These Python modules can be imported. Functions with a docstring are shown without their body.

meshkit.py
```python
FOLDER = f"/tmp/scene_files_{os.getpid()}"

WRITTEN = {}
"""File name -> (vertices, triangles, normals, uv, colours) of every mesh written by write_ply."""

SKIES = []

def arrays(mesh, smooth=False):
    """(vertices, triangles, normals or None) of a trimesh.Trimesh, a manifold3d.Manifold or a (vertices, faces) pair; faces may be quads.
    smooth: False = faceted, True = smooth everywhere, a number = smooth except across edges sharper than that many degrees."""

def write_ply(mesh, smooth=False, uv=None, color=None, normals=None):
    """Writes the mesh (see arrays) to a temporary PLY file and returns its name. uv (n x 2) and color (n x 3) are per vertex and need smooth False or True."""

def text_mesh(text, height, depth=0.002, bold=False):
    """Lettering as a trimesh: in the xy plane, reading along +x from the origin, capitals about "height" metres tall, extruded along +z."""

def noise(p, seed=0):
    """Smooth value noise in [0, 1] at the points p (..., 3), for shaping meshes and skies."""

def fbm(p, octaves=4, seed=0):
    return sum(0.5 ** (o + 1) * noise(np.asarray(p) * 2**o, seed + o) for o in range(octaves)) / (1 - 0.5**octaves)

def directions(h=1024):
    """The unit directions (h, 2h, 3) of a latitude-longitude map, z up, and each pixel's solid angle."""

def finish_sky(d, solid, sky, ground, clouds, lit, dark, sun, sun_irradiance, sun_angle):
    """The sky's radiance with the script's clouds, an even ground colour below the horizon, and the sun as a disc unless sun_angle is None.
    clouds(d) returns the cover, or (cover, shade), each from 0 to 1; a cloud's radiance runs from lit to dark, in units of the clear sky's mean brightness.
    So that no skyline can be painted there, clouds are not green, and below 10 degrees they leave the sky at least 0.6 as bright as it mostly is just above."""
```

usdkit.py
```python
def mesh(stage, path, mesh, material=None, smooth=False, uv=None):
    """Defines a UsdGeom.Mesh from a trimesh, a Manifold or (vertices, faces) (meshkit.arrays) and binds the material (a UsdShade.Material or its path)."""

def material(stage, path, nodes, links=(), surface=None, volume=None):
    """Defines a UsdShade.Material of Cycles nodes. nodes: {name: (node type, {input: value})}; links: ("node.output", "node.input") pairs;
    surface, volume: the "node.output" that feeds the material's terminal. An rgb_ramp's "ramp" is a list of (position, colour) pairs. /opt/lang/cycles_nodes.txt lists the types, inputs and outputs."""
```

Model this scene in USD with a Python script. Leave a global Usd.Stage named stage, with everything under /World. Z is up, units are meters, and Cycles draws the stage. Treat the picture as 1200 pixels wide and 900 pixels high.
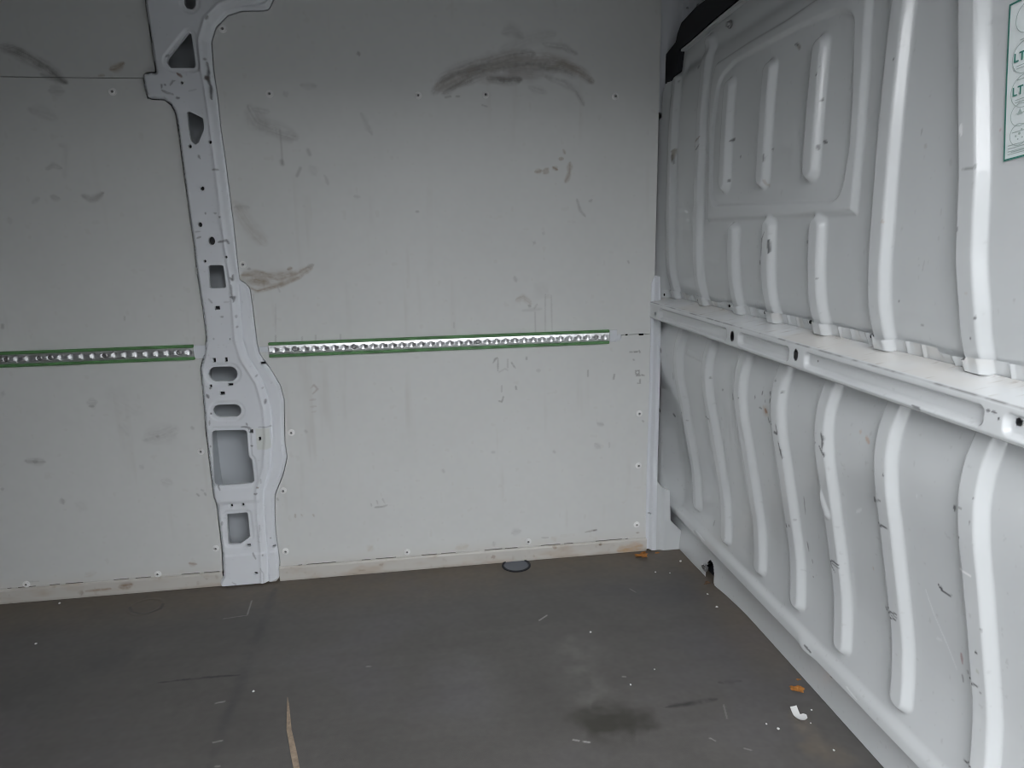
"""Inside of an empty panel van, seen from the open sliding door: plywood-lined side wall, body pillar, lashing tracks, pressed steel bulkhead."""
import math
import numpy as np
import shapely
import trimesh
from pxr import Gf, Sdf, Usd, UsdGeom, UsdLux, UsdShade, Vt
from scipy.interpolate import PchipInterpolator
from scipy.spatial import Delaunay
from shapely.geometry import LineString, Point, Polygon, box
import meshkit
import usdkit

stage = Usd.Stage.CreateInMemory()
UsdGeom.SetStageUpAxis(stage, UsdGeom.Tokens.z)
UsdGeom.SetStageMetersPerUnit(stage, 1.0)
WORLD = UsdGeom.Xform.Define(stage, "/World")
UsdGeom.Scope.Define(stage, "/World/Looks")

# ---------------------------------------------------------------- camera, sky, exposure
EYE = np.array([-0.67, -1.92, 0.95])            # held in the sliding-door opening
FOCAL = 838.0                                   # in pixels of a 1200 px wide frame
ROT = np.array([[0.98904992, 0.04736255, -0.13977499],
                [-0.14660651, 0.20663437, -0.96737209],
                [-0.01693489, 0.97727121, 0.21131537]])   # columns: the camera's right, up and back in the van's axes
cam = UsdGeom.Camera.Define(stage, "/World/camera")
m4 = Gf.Matrix4d(1.0)
for k in range(3):
    m4.SetRow(k, Gf.Vec4d(*map(float, ROT[:, k]), 0))
m4.SetRow(3, Gf.Vec4d(*map(float, EYE), 1))
cam.AddTransformOp().Set(m4)
cam.CreateHorizontalApertureAttr(36.0)
cam.CreateVerticalApertureAttr(27.0)
cam.CreateFocalLengthAttr(36.0 * FOCAL / 1200.0)
cam.CreateClippingRangeAttr(Gf.Vec2f(0.01, 200))
EXPOSURE = 2.46
cam.GetPrim().CreateAttribute("exposure", Sdf.ValueTypeNames.Float).Set(EXPOSURE)

sky = UsdLux.DomeLight.Define(stage, "/World/sky")      # bright thin overcast, brighter overhead than at the horizon
sky.CreateIntensityAttr(1.0)
SKY = usdkit.material(stage, "/World/Looks/overcast_sky", {
    "tc": ("texture_coordinate", {}), "s": ("separate_xyz", {}),
    "r": ("rgb_ramp", {"ramp": [(0.0, (0.97, 0.99, 1.02)), (1.0, (1.07, 1.09, 1.12))]}),
    "bg": ("background_shader", {"strength": 1.0})},
    [("tc.generated", "s.vector"), ("s.z", "r.fac"), ("r.color", "bg.color")], surface="bg.background")
UsdShade.MaterialBindingAPI.Apply(sky.GetPrim()).Bind(SKY)


# ---------------------------------------------------------------- measuring: sight lines onto the real planes of the van
def sight(p):
    p = np.asarray(p, float)
    return np.stack([p[..., 0] - 600, 450 - p[..., 1], np.full(p.shape[:-1], -FOCAL)], -1) @ ROT.T


def on_wall(p, y=0.0):                          # -> (x, z) on the plane of the side wall
    r = sight(p)
    t = (y - EYE[1]) / r[..., 1]
    return np.stack([EYE[0] + t * r[..., 0], EYE[2] + t * r[..., 2]], -1)


def on_floor(p, z=0.0):                         # -> (x, y)
    r = sight(p)
    t = (z - EYE[2]) / r[..., 2]
    return np.stack([EYE[0] + t * r[..., 0], EYE[1] + t * r[..., 1]], -1)


def on_x(p, x):                                 # -> (y, z) on a plane across the van
    r = sight(p)
    t = (x - EYE[0]) / r[..., 0]
    return np.stack([EYE[1] + t * r[..., 1], EYE[2] + t * r[..., 2]], -1)


# ---------------------------------------------------------------- helpers
T = Sdf.ValueTypeNames
_used = {}


def numbered(parent, name):
    k = _used.get((parent, name), 0)
    _used[(parent, name)] = k + 1
    return f"{parent}/{name}" + (f"_{k:03d}" if k else "")


def tag(prim, label=None, cat=None, group=None, kind=None):
    prim = prim.GetPrim() if hasattr(prim, "GetPrim") else prim
    for k, v in (("label", label), ("category", cat), ("group", group), ("kind", kind)):
        if v:
            prim.SetCustomDataByKey(k, v)
    return prim


def thing(name, label, cat, group=None, kind=None, loc=None):
    x = UsdGeom.Xform.Define(stage, numbered("/World", name))
    if loc is not None:
        x.AddTranslateOp().Set(Gf.Vec3d(*map(float, loc)))
    tag(x, label, cat, group, kind)
    return x


def put(name, mesh, mat, parent="/World", smooth=30, normals=None, tint=None, label=None):
    """ONE Mesh prim. mesh: trimesh or (vertices, triangles)."""
    parent = parent if isinstance(parent, str) else str(parent.GetPath() if hasattr(parent, "GetPath") else parent)
    path = numbered(parent, name)
    if normals is None and tint is None:
        g = usdkit.mesh(stage, path, mesh, mat, smooth=smooth)
    else:
        v, f = mesh
        if normals is None:
            normals = vertex_normals(v, f)
        g = UsdGeom.Mesh.Define(stage, path)
        g.CreatePointsAttr(Vt.Vec3fArray.FromNumpy(np.ascontiguousarray(v, np.float32)))
        g.CreateFaceVertexCountsAttr(Vt.IntArray.FromNumpy(np.full(len(f), 3, np.int32)))
        g.CreateFaceVertexIndicesAttr(Vt.IntArray.FromNumpy(np.ascontiguousarray(f, np.int32).ravel()))
        g.CreateSubdivisionSchemeAttr("none")
        g.CreateNormalsAttr(Vt.Vec3fArray.FromNumpy(np.ascontiguousarray(normals, np.float32)))
        g.SetNormalsInterpolation("vertex")
        if tint is not None:
            UsdGeom.PrimvarsAPI(g).CreatePrimvar("tint", T.Color3fArray, "vertex").Set(Vt.Vec3fArray.FromNumpy(np.ascontiguousarray(tint, np.float32)))
        UsdShade.MaterialBindingAPI.Apply(g.GetPrim()).Bind(mat)
    if label:
        g.GetPrim().SetCustomDataByKey("label", label)
    return g


def vertex_normals(v, f):
    fn = np.cross(v[f[:, 1]] - v[f[:, 0]], v[f[:, 2]] - v[f[:, 0]])
    n = np.zeros_like(v)
    for k in range(3):
        np.add.at(n, f[:, k], fn)
    return n / np.maximum(np.linalg.norm(n, axis=1, keepdims=True), 1e-20)


def region(poly, step):
    """Triangles filling a polygon: points on its rings and a hexagonal grid inside."""
    pts, tris, base = [], [], 0
    for g in getattr(poly, "geoms", [poly]):
        ring = [np.asarray(shapely.segmentize(r, step * 0.8).coords)[:-1] for r in (g.exterior, *g.interiors)]
        x0, y0, x1, y1 = g.bounds
        xs, ys = np.arange(x0, x1, step), np.arange(y0, y1, step * 0.866)
        gx, gy = np.meshgrid(xs, ys)
        gx = gx + (np.arange(len(ys)) % 2)[:, None] * step * 0.5
        inner = g.buffer(-step * 0.5)
        shapely.prepare(inner)
        keep = shapely.contains_xy(inner, gx.ravel(), gy.ravel())
        p = np.vstack(ring + [np.stack([gx.ravel()[keep], gy.ravel()[keep]], 1)])
        p = np.unique(np.round(p, 7), axis=0)
        s = Delaunay(p).simplices
        a, b, c = p[s[:, 0]], p[s[:, 1]], p[s[:, 2]]
        area = (b[:, 0] - a[:, 0]) * (c[:, 1] - a[:, 1]) - (b[:, 1] - a[:, 1]) * (c[:, 0] - a[:, 0])
        cen = (a + b + c) / 3
        shapely.prepare(g)
        ok = shapely.contains_xy(g, cen[:, 0], cen[:, 1]) & (np.abs(area) > 1e-11)
        s[area < 0] = s[area < 0][:, ::-1]
        pts.append(p)
        tris.append(s[ok] + base)
        base += len(p)
    return np.vstack(pts), np.vstack(tris)


def rims(poly, front, back, step=0.003):
    """Edge walls round every ring of a polygon, from depth front(uv) to depth back(uv); returns (uv, depth, triangles)."""
    uv, dep, tri, base = [], [], [], 0
    for g in getattr(poly, "geoms", [poly]):
        g = shapely.geometry.polygon.orient(g, 1.0)
        for r in (g.exterior, *g.interiors):
            c = np.asarray(shapely.segmentize(r, step).coords)
            n = len(c)
            uv += [c, c]
            dep += [front(c), back(c)]
            i = np.arange(n - 1)
            tri += [np.stack([i, i + n, i + 1], 1) + base, np.stack([i + 1, i + n, i + n + 1], 1) + base]
            base += 2 * n
    return np.vstack(uv), np.concatenate(dep), np.vstack(tri)


def wall_sheet(poly, step, y, depth, with_rim=True):
    """A sheet in the side wall's plane: y(uv) is its face; rim walls go back by depth."""
    yf = y if callable(y) else (lambda c: np.full(len(c), float(y)))
    p, t = region(poly, step)
    v = np.stack([p[:, 0], yf(p), p[:, 1]], 1)
    if with_rim:
        ru, rd, rt = rims(poly, yf, lambda c: yf(c) + depth, step)
        rv = np.stack([ru[:, 0], rd, ru[:, 1]], 1)
        t = np.vstack([t, rt + len(v)])
        v = np.vstack([v, rv])
    return v, t


def sstep(x):
    x = np.clip(x, 0, 1)
    return x * x * (3 - 2 * x)


def seg_dist(p, line):
    """Distance of points (n, 2) to a polyline."""
    line = np.asarray(line, float)
    if len(line) == 1:
        return np.hypot(*(p - line[0]).T)
    d = np.full(len(p), 1e9)
    for a, b in zip(line[:-1], line[1:]):
        ab = b - a
        t = np.clip(((p - a) @ ab) / max(ab @ ab, 1e-12), 0, 1)
        d = np.minimum(d, np.hypot(*(p - a - t[:, None] * ab).T))
    return d


class Paint:
    """Dirt and wear on a surface, by position on it in metres: scuffs, scratches and stains that belong to the thing."""

    def __init__(self, uv, base, seed=0):
        self.uv, self.seed = uv, seed
        self.c = np.tile(np.asarray(base, float), (len(uv), 1)) if np.ndim(base) == 1 else np.array(base, float)

    def n(self, scale, seed, octaves=3):
        sc = np.broadcast_to(scale, 2)
        return meshkit.fbm(np.stack([self.uv[:, 0] * sc[0], self.uv[:, 1] * sc[1], np.full(len(self.uv), 0.37 + seed)], 1), octaves, seed)

    def mix(self, m, color):
        m = np.clip(m, 0, 1)[:, None]
        self.c = self.c * (1 - m) + np.asarray(color) * m

    def stroke(self, line, w, color, a=0.5, soft=0.6, grain=0.0, gscale=0):
        """A scuff or scratch along a polyline; grain breaks it up in streaks that run along it (or in blotches, with gscale)."""
        line = np.asarray(line, float).reshape(-1, 2)
        lo, hi = line.min(0) - 2 * w, line.max(0) + 2 * w
        k = np.where(((self.uv >= lo) & (self.uv <= hi)).all(1))[0]
        if len(k) == 0:
            return
        self.seed += 1
        p = self.uv[k]
        d, s, sd, L, at = np.full(len(p), 1e9), np.zeros(len(p)), np.zeros(len(p)), 0.0, []
        for q0, q1 in zip(line[:-1], line[1:]):
            ab = q1 - q0
            n = float(np.hypot(*ab))
            t = np.clip(((p - q0) @ ab) / max(n * n, 1e-12), 0, 1)
            e = p - q0 - t[:, None] * ab
            dd = np.hypot(e[:, 0], e[:, 1])
            m = dd < d
            d[m], s[m], sd[m] = dd[m], (L + t * n)[m], (np.sign(ab[0] * e[:, 1] - ab[1] * e[:, 0]) * dd)[m]
            L += n
        u = s / max(L, 1e-9)
        wide = w * (0.40 + 0.60 * np.sqrt(np.clip(4 * u * (1 - u), 0, 1))) if grain else w
        if grain:
            wide = wide * (0.55 + 0.9 * meshkit.noise(np.stack([p[:, 0] * 0.9 / w, p[:, 1] * 0.9 / w, np.full(len(k), 3.3)], 1), self.seed))
        m = a * sstep((wide * 0.5 * (1 + soft) - d) / np.maximum(wide * soft, 1e-6))
        if grain:
            if gscale:
                g = meshkit.fbm(np.stack([p[:, 0] * gscale, p[:, 1] * gscale, np.full(len(k), 0.5)], 1), 3, self.seed)
            else:
                g = 0.65 * meshkit.fbm(np.stack([s * 22, sd * 230, np.full(len(k), 0.5)], 1), 2, self.seed) + 0.35 * meshkit.fbm(np.stack([p[:, 0] * 130, p[:, 1] * 130, np.full(len(k), 0.5)], 1), 2, self.seed + 7)
            m = m * np.clip(1 + grain * (g - 0.5) * 7, 0, 1.7)
        m = np.clip(m, 0, 1)[:, None]
        self.c[k] = self.c[k] * (1 - m) + np.asarray(color) * m


def smooth_poly(pts, r):
    """A polygon with rounded corners."""
    return Polygon(pts).buffer(-r, quad_segs=6).buffer(2 * r, quad_segs=6).buffer(-r, quad_segs=6)


def box_mesh(x0, x1, y0, y1, z0, z1, bevel=0.0):
    if not bevel:
        return trimesh.creation.box(bounds=[[x0, y0, z0], [x1, y1, z1]])
    import manifold3d as m3
    b = min(bevel, (x1 - x0) * 0.49, (y1 - y0) * 0.49, (z1 - z0) * 0.49)
    pts = []
    for x in (x0, x1):
        for y in (y0, y1):
            for z in (z0, z1):
                sx, sy, sz = (b if x == x0 else -b), (b if y == y0 else -b), (b if z == z0 else -b)
                pts += [(x, y + sy, z + sz), (x + sx, y, z + sz), (x + sx, y + sy, z)]
    return m3.Manifold.hull_points(np.array(pts, float))


def lathe(profile, axis=(0, -1, 0), loc=(0, 0, 0), n=20):
    """Turned body; profile (radius, height) from the outside in, height along axis."""
    m = trimesh.creation.revolve(np.array(profile, float), sections=n)
    m.apply_transform(trimesh.geometry.align_vectors([0, 0, 1], axis))
    m.apply_translation(loc)
    return m


# ---------------------------------------------------------------- materials
def painted(name, color=None, rough=0.4, spec=0.5, bump=0.0, bscale=300.0, metallic=0.0, vary=0.0, vscale=6.0, coat=0.0):
    """A principled surface; without a colour it reads the mesh's own tint."""
    nodes = {"p": ("principled_bsdf", {"roughness": rough, "metallic": metallic, "specular_ior_level": spec, "coat_weight": coat, "coat_roughness": 0.12})}
    links = []
    if color is None:
        nodes["a"] = ("attribute", {"attribute": "tint"})
        out = "a.color"
    else:
        nodes["a"] = ("color", {"value": color})
        out = "a.color"
    nodes["tc"] = ("texture_coordinate", {})
    if vary:
        nodes["vn"] = ("noise_texture", {"scale": vscale, "detail": 5.0, "roughness": 0.6})
        nodes["vr"] = ("rgb_ramp", {"ramp": [(0.25, (1 - vary,) * 3), (0.75, (1 + vary,) * 3)]})
        nodes["vm"] = ("vector_math", {"math_type": "multiply"})
        links += [("tc.object", "vn.vector"), ("vn.fac", "vr.fac"), (out, "vm.vector1"), ("vr.color", "vm.vector2")]
        out = "vm.vector"
    links.append((out, "p.base_color"))
    if bump:
        nodes["bn"] = ("noise_texture", {"scale": bscale, "detail": 3.0})
        nodes["b"] = ("bump", {"strength": bump, "distance": 0.001})
        links += [("tc.object", "bn.vector"), ("bn.fac", "b.height"), ("b.normal", "p.normal")]
    return usdkit.material(stage, f"/World/Looks/{name}", nodes, links, surface="p.BSDF")


M_LINER = painted("liner_board", None, 0.42, 0.45, 0.05, 400)
M_PAINT = painted("white_body_paint", (0.74, 0.765, 0.80), 0.32, 0.5, 0.03, 350)
M_PAINT_T = painted("white_body_paint_worn", None, 0.32, 0.5, 0.03, 350)
M_BULK = painted("bulkhead_paint", None, 0.24, 0.5, 0.03, 300, coat=0.5)
M_SKIN = painted("grey_primer", (0.50, 0.53, 0.56), 0.5)
M_FLOOR = painted("floor_board", None, 0.50, 0.4, 0.25, 700, vary=0.10, vscale=60)
M_METAL = painted("track_metal", (0.80, 0.81, 0.82), 0.34, 0.5, 0.1, 120, metallic=0.9)
M_METAL_DULL = painted("dull_metal", (0.42, 0.42, 0.42), 0.4, 0.5, metallic=1.0)
M_GREEN = painted("green_edge_paint", (0.115, 0.265, 0.105), 0.5, 0.4, 0.1, 200, vary=0.35, vscale=25)
M_BLACK = painted("black_rubber", (0.012, 0.013, 0.017), 0.6, 0.3, 0.1, 300)
M_GAP = painted("dark_gap", (0.015, 0.015, 0.015), 0.9, 0.1)
M_SCREW = painted("screw_head", (0.70, 0.71, 0.70), 0.35, 0.5)
M_SLOT = painted("screw_recess", (0.10, 0.10, 0.10), 0.5, 0.3)
M_CHROME = painted("chrome", (0.8, 0.8, 0.8), 0.15, 0.5, metallic=1.0)
M_CAP = painted("plug_grey", (0.085, 0.095, 0.115), 0.42, 0.5, 0.2, 200)
M_LEAF = painted("dry_leaf", (0.36, 0.15, 0.035), 0.7, 0.3, 0.3, 200, vary=0.5, vscale=90)
M_PAPER = painted("white_paper", (0.80, 0.80, 0.79), 0.6, 0.3)
M_WOOD = painted("bare_wood", (0.30, 0.235, 0.175), 0.8, 0.2, 0.3, 500, vary=0.35, vscale=80)
M_STICK = painted("sticker_white", (0.80, 0.86, 0.86), 0.4, 0.5)
M_TEAL = painted("sticker_teal", (0.04, 0.20, 0.16), 0.4, 0.5)
M_PRINT = painted("sticker_grey_print", (0.42, 0.50, 0.48), 0.4, 0.5)
M_SHELL = painted("body_shell", (0.15, 0.152, 0.155), 0.5)
M_ASPHALT = painted("asphalt", (0.075, 0.075, 0.073), 0.9, 0.2, 0.3, 60, vary=0.2, vscale=3)
M_YELLOW = painted("yellowed_label", (0.62, 0.62, 0.50), 0.6)

# ---------------------------------------------------------------- the van's shell: floor, ceiling, walls out of the frame with the door opening that lets the daylight in
WALL_Y, SKIN_Y, FRONT_Y, ROOF_Z, REAR_X, CAB_X = 0.0, 0.30, -1.72, 1.70, -2.9, 0.42

ceil_ = put("ceiling", box_mesh(REAR_X, CAB_X, FRONT_Y, SKIN_Y, ROOF_Z, ROOF_Z + 0.03), M_SHELL, smooth=False)
tag(ceil_, "painted steel roof of the van over the load space", "ceiling", kind="structure")
wl = put("wall_left", box_mesh(REAR_X - 0.03, REAR_X, FRONT_Y, SKIN_Y, -0.02, ROOF_Z), M_SHELL, smooth=False)
tag(wl, "closed rear end of the van's load space", "wall", kind="structure")
DOOR_X0, DOOR_X1, DOOR_Z = -1.06, 0.03, 1.58
hole = box(REAR_X, -0.05, CAB_X, ROOF_Z) - box(DOOR_X0, -0.06, DOOR_X1, DOOR_Z)
fw = trimesh.creation.extrude_polygon(hole, 0.06, engine="earcut")
fw.apply_transform(np.array([[1, 0, 0, 0], [0, 0, 1, FRONT_Y - 0.06], [0, 1, 0, 0], [0, 0, 0, 1.0]]))
fw.fix_normals()
wf = put("wall_front", fw, M_SHELL, smooth=False)
tag(wf, "kerb-side body wall with the open sliding-door doorway", "wall", kind="structure")
gr = put("ground", box_mesh(-15, 15, -22, FRONT_Y + 0.1, -0.75, -0.66), M_ASPHALT, smooth=False)
tag(gr, "grey asphalt outside the open van door", "ground", kind="structure")

fn = put("yard_fence", box_mesh(-14, 14, -7.1, -7.0, -0.66, 2.3), M_SHELL, smooth=False)
tag(fn, "plain grey yard fence across from the open van door", "fence", kind="structure")

# ---------------------------------------------------------------- floor
fl_poly = Polygon([(-1.95, -1.20), (0.16, -1.20), (0.16, 0.02), (-1.95, 0.02)])
fp, ft = region(fl_poly, 0.0026)
P = Paint(fp, (0.088, 0.083, 0.079), 11)
F = on_floor
n1, n2, n3 = P.n(5, 1, 4), P.n((3, 30), 2, 4), P.n(40, 3, 3)
P.c *= (0.72 + 0.56 * n1)[:, None] * (0.86 + 0.28 * n2)[:, None] * (0.9 + 0.2 * n3)[:, None]
P.mix(0.75 * sstep((fp[:, 1] + 0.24 + 0.16 * (n1 - .5)) / 0.2) * (0.55 + 0.9 * (n3 - .2)), (0.115, 0.092, 0.066))       # trodden-in brown dirt along the wall
P.mix(0.6 * sstep((fp[:, 0] - 0.02 + 0.2 * (n1 - .5)) / 0.10) * sstep((fp[:, 1] + 0.75) / .3), (0.125, 0.10, 0.075))
P.mix(0.30 * sstep((n1 - 0.5) / 0.25), (0.088, 0.084, 0.100))                                                                # bluish bloom
for (pts, w, c, a, gsc) in [
        ([(672, 750), (685, 800), (700, 835)], 0.105, (0.135, 0.13, 0.122), 0.5, 20),
        ([(690, 690), (820, 700)], 0.10, (0.07, 0.068, 0.072), 0.35, 20),
        ([(690, 842), (720, 846), (745, 848)], 0.105, (0.036, 0.034, 0.029), 0.85, 25),
        ([(660, 842), (700, 840)], 0.045, (0.042, 0.040, 0.034), 0.55, 25),
        ([(725, 838), (765, 850)], 0.07, (0.036, 0.034, 0.029), 0.55, 25),
        ([(780, 829), (810, 824), (840, 819)], 0.010, (0.035, 0.034, 0.033), 0.7, 60),
        ([(842, 800), (868, 798)], 0.010, (0.035, 0.034, 0.033), 0.5, 60),
        ([(322, 690), (300, 750), (283, 795), (262, 850), (245, 900)], 0.025, (0.05, 0.05, 0.05), 0.45, 30),
        ([(185, 800), (240, 794), (281, 791)], 0.006, (0.03, 0.03, 0.03), 0.8, 60),
        ([(140, 770), (60, 800), (0, 820)], 0.16, (0.062, 0.061, 0.062), 0.35, 10),
        ([(930, 835), (965, 880)], 0.03, (0.15, 0.13, 0.11), 0.5, 40),
        ([(940, 875), (1000, 890)], 0.05, (0.13, 0.11, 0.09), 0.5, 30),
        ([(540, 770), (560, 850)], 0.12, (0.115, 0.112, 0.11), 0.3, 15)]:
    P.stroke(F(pts), w, c, a, 0.95, 0.5, gsc)
for (pts, w, a) in [([(290, 720), (295, 704)], .003, .6), ([(262, 725), (290, 721)], .003, .35), ([(632, 727), (641, 721)], .004, .8), ([(738, 690), (745, 694)], .003, .4),
                    ([(430, 781), (434, 781)], .004, .5), ([(253, 824), (263, 822)], .004, .6), ([(250, 870), (260, 868)], .004, .55), ([(253, 898), (257, 898)], .004, .5),
                    ([(730, 793), (733, 793)], .004, .7), ([(832, 865), (838, 868)], .003, .6), ([(872, 877), (880, 879)], .003, .5), ([(848, 826), (852, 842)], .003, .3),
                    ([(672, 867), (678, 868)], .004, .8), ([(684, 869), (691, 870)], .004, .9)]:
    P.stroke(F(pts), w, (0.34, 0.33, 0.32), a, 0.5)
ring = [(152, 712), (154, 717), (164, 719.5), (176, 718), (188, 713.5), (191, 708)]
P.stroke(F(ring), 0.007, (0.035, 0.034, 0.034), 0.7, 0.7)
hump = 0.0008 * sstep((0.008 - np.abs(np.hypot(fp[:, 0] - F((171, 711))[0], (fp[:, 1] - F((171, 711))[1])) - 0.040)) / 0.008)
fv = np.stack([fp[:, 0], fp[:, 1], hump], 1)
floor = thing("floor", "dark grey scuffed plywood load floor of the van", "floor", kind="structure")
put("floor_board", (fv, ft), M_FLOOR, floor, tint=P.c)
put("floor_border", trimesh.util.concatenate([box_mesh(REAR_X, -1.95, FRONT_Y, SKIN_Y, -0.02, 0), box_mesh(-1.95, 0.16, FRONT_Y, -1.20, -0.02, 0), box_mesh(0.16, CAB_X, FRONT_Y, SKIN_Y, -0.04, -0.01), box_mesh(-1.95, 0.16, 0.02, SKIN_Y, -0.02, 0)]),
    painted("floor_plain", (0.088, 0.083, 0.079), 0.5, 0.4, 0.25, 700), floor, smooth=False)
# bare-wood split in the coating: a thin raised sliver
sl = F([(337, 818), (338.6, 826), (340.5, 845), (341.5, 856), (344, 866), (348, 884), (351, 901), (344.5, 902), (341, 885), (338.3, 868), (336, 856), (336.2, 845), (336.6, 830)])
s3 = trimesh.creation.extrude_polygon(Polygon(sl).buffer(0.0004), 0.0015, engine="earcut")
put("splinter", s3, M_WOOD, floor, smooth=False, label="long tapering sliver of bare tan wood in the floor")

# ---------------------------------------------------------------- side wall: body skin behind, plywood liner panels, screws
wall = thing("wall_back", "side wall of the van lined with off-white plywood panels", "wall", kind="structure")
INNER_Y = 0.085                                   # the skin behind the liner steps out beyond the pillar bay
put("body_skin", trimesh.util.concatenate([box_mesh(REAR_X, -0.30, INNER_Y, INNER_Y + 0.02, -0.02, ROOF_Z), box_mesh(-0.32, CAB_X, SKIN_Y, SKIN_Y + 0.02, -0.02, ROOF_Z), box_mesh(-0.32, -0.30, INNER_Y, SKIN_Y, -0.02, ROOF_Z)]), M_SKIN, wall, smooth=False)
W = on_wall

PIL_L = [(172.5, 0), (185.3, 86.7), (170.5, 87.5), (171, 100), (175, 115.8), (194, 116.7), (203, 124), (207.5, 133), (210, 148), (220.8, 231), (229, 286.7), (232.5, 320), (239, 360), (243.5, 396.7), (241, 415),
         (236.7, 431), (241.7, 485), (242, 498), (248, 550), (251.7, 580), (255, 590), (261.7, 646.7), (263, 673), (259.5, 679), (259.5, 689)]
PIL_R = [(321, -2), (315, 11), (308, 12.5), (283, 12.8), (267, 18), (253, 32), (247.5, 50), (250, 83), (255, 117), (258, 148), (264, 190), (272.5, 257), (276, 289), (280, 328), (288, 333), (292.5, 338),
         (296, 363), (301, 403), (304, 415), (316.7, 433), (328, 451.7), (332.5, 468), (333.3, 518), (336, 536), (331.7, 555), (321.7, 580), (321.5, 600), (322.5, 621.7), (327.5, 658), (327.5, 683)]
RIDGE = [(312, -2), (300, 3), (280, 5), (262, 12), (247, 28), (240.5, 50), (243, 83), (248, 110), (252, 140), (261, 210), (270, 287), (277, 330), (281.7, 397), (288, 418), (306, 447), (314.5, 477), (317, 510), (314.5, 545), (306.5, 572), (306.5, 600), (311, 645), (313, 690)]
pl, pr = W(PIL_L), W(PIL_R)
top_l, top_r = np.array([pl[0][0] - 0.012, 1.74]), np.array([pr[0][0] + 0.005, 1.74])
pl[-1][1] = pr[-1][1] = 0.004
pil_poly = Polygon(np.vstack([[top_l], pl, pr[::-1], [top_r]])).buffer(0)
pil_poly = pil_poly.buffer(-0.009, quad_segs=6).buffer(0.018, quad_segs=6).buffer(-0.009, quad_segs=6)
cut = pil_poly.buffer(0.0022).union(Polygon(np.vstack([[top_l], pl, pl[::-1] + [-0.0045, 0], [top_l + [-0.0045, 0]]])).buffer(0)).union((pil_poly & box(-2, 1.31, pl[1][0] + 0.01, 2)).buffer(0.0055))

SEAM_R = float(W((740, 392))[1])
SEAM_L = float(W((236, 404))[1]) - 0.006
SEAM_T = float(W((90, 91))[1])
BASE_T = 0.5 * float(W((340, 664.5), -0.006)[1] + W((735, 632), -0.006)[1])
X_MID = -1.14
G = 0.0015
slit = LineString(W([(232, 0), (250, 400), (290, 690)]))
panels = {
    "ul": box(-1.95, SEAM_L + G, X_MID, SEAM_T - G / 2),
    "ut": box(-1.95, SEAM_T + G / 2, X_MID, 1.74),
    "ll": box(-1.95, BASE_T + 0.0012, X_MID, SEAM_L - G),
    "ur": box(X_MID, SEAM_R + G / 2, 0.012, 1.74),
    "lr": box(X_MID, BASE_T + 0.0012, 0.006, SEAM_R - G / 2),
}
DARK, BROWN, GREY = (0.13, 0.12, 0.11), (0.33, 0.255, 0.18), (0.30, 0.29, 0.28)
PX = 0.00235                                      # a frame pixel at the wall, in metres
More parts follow.
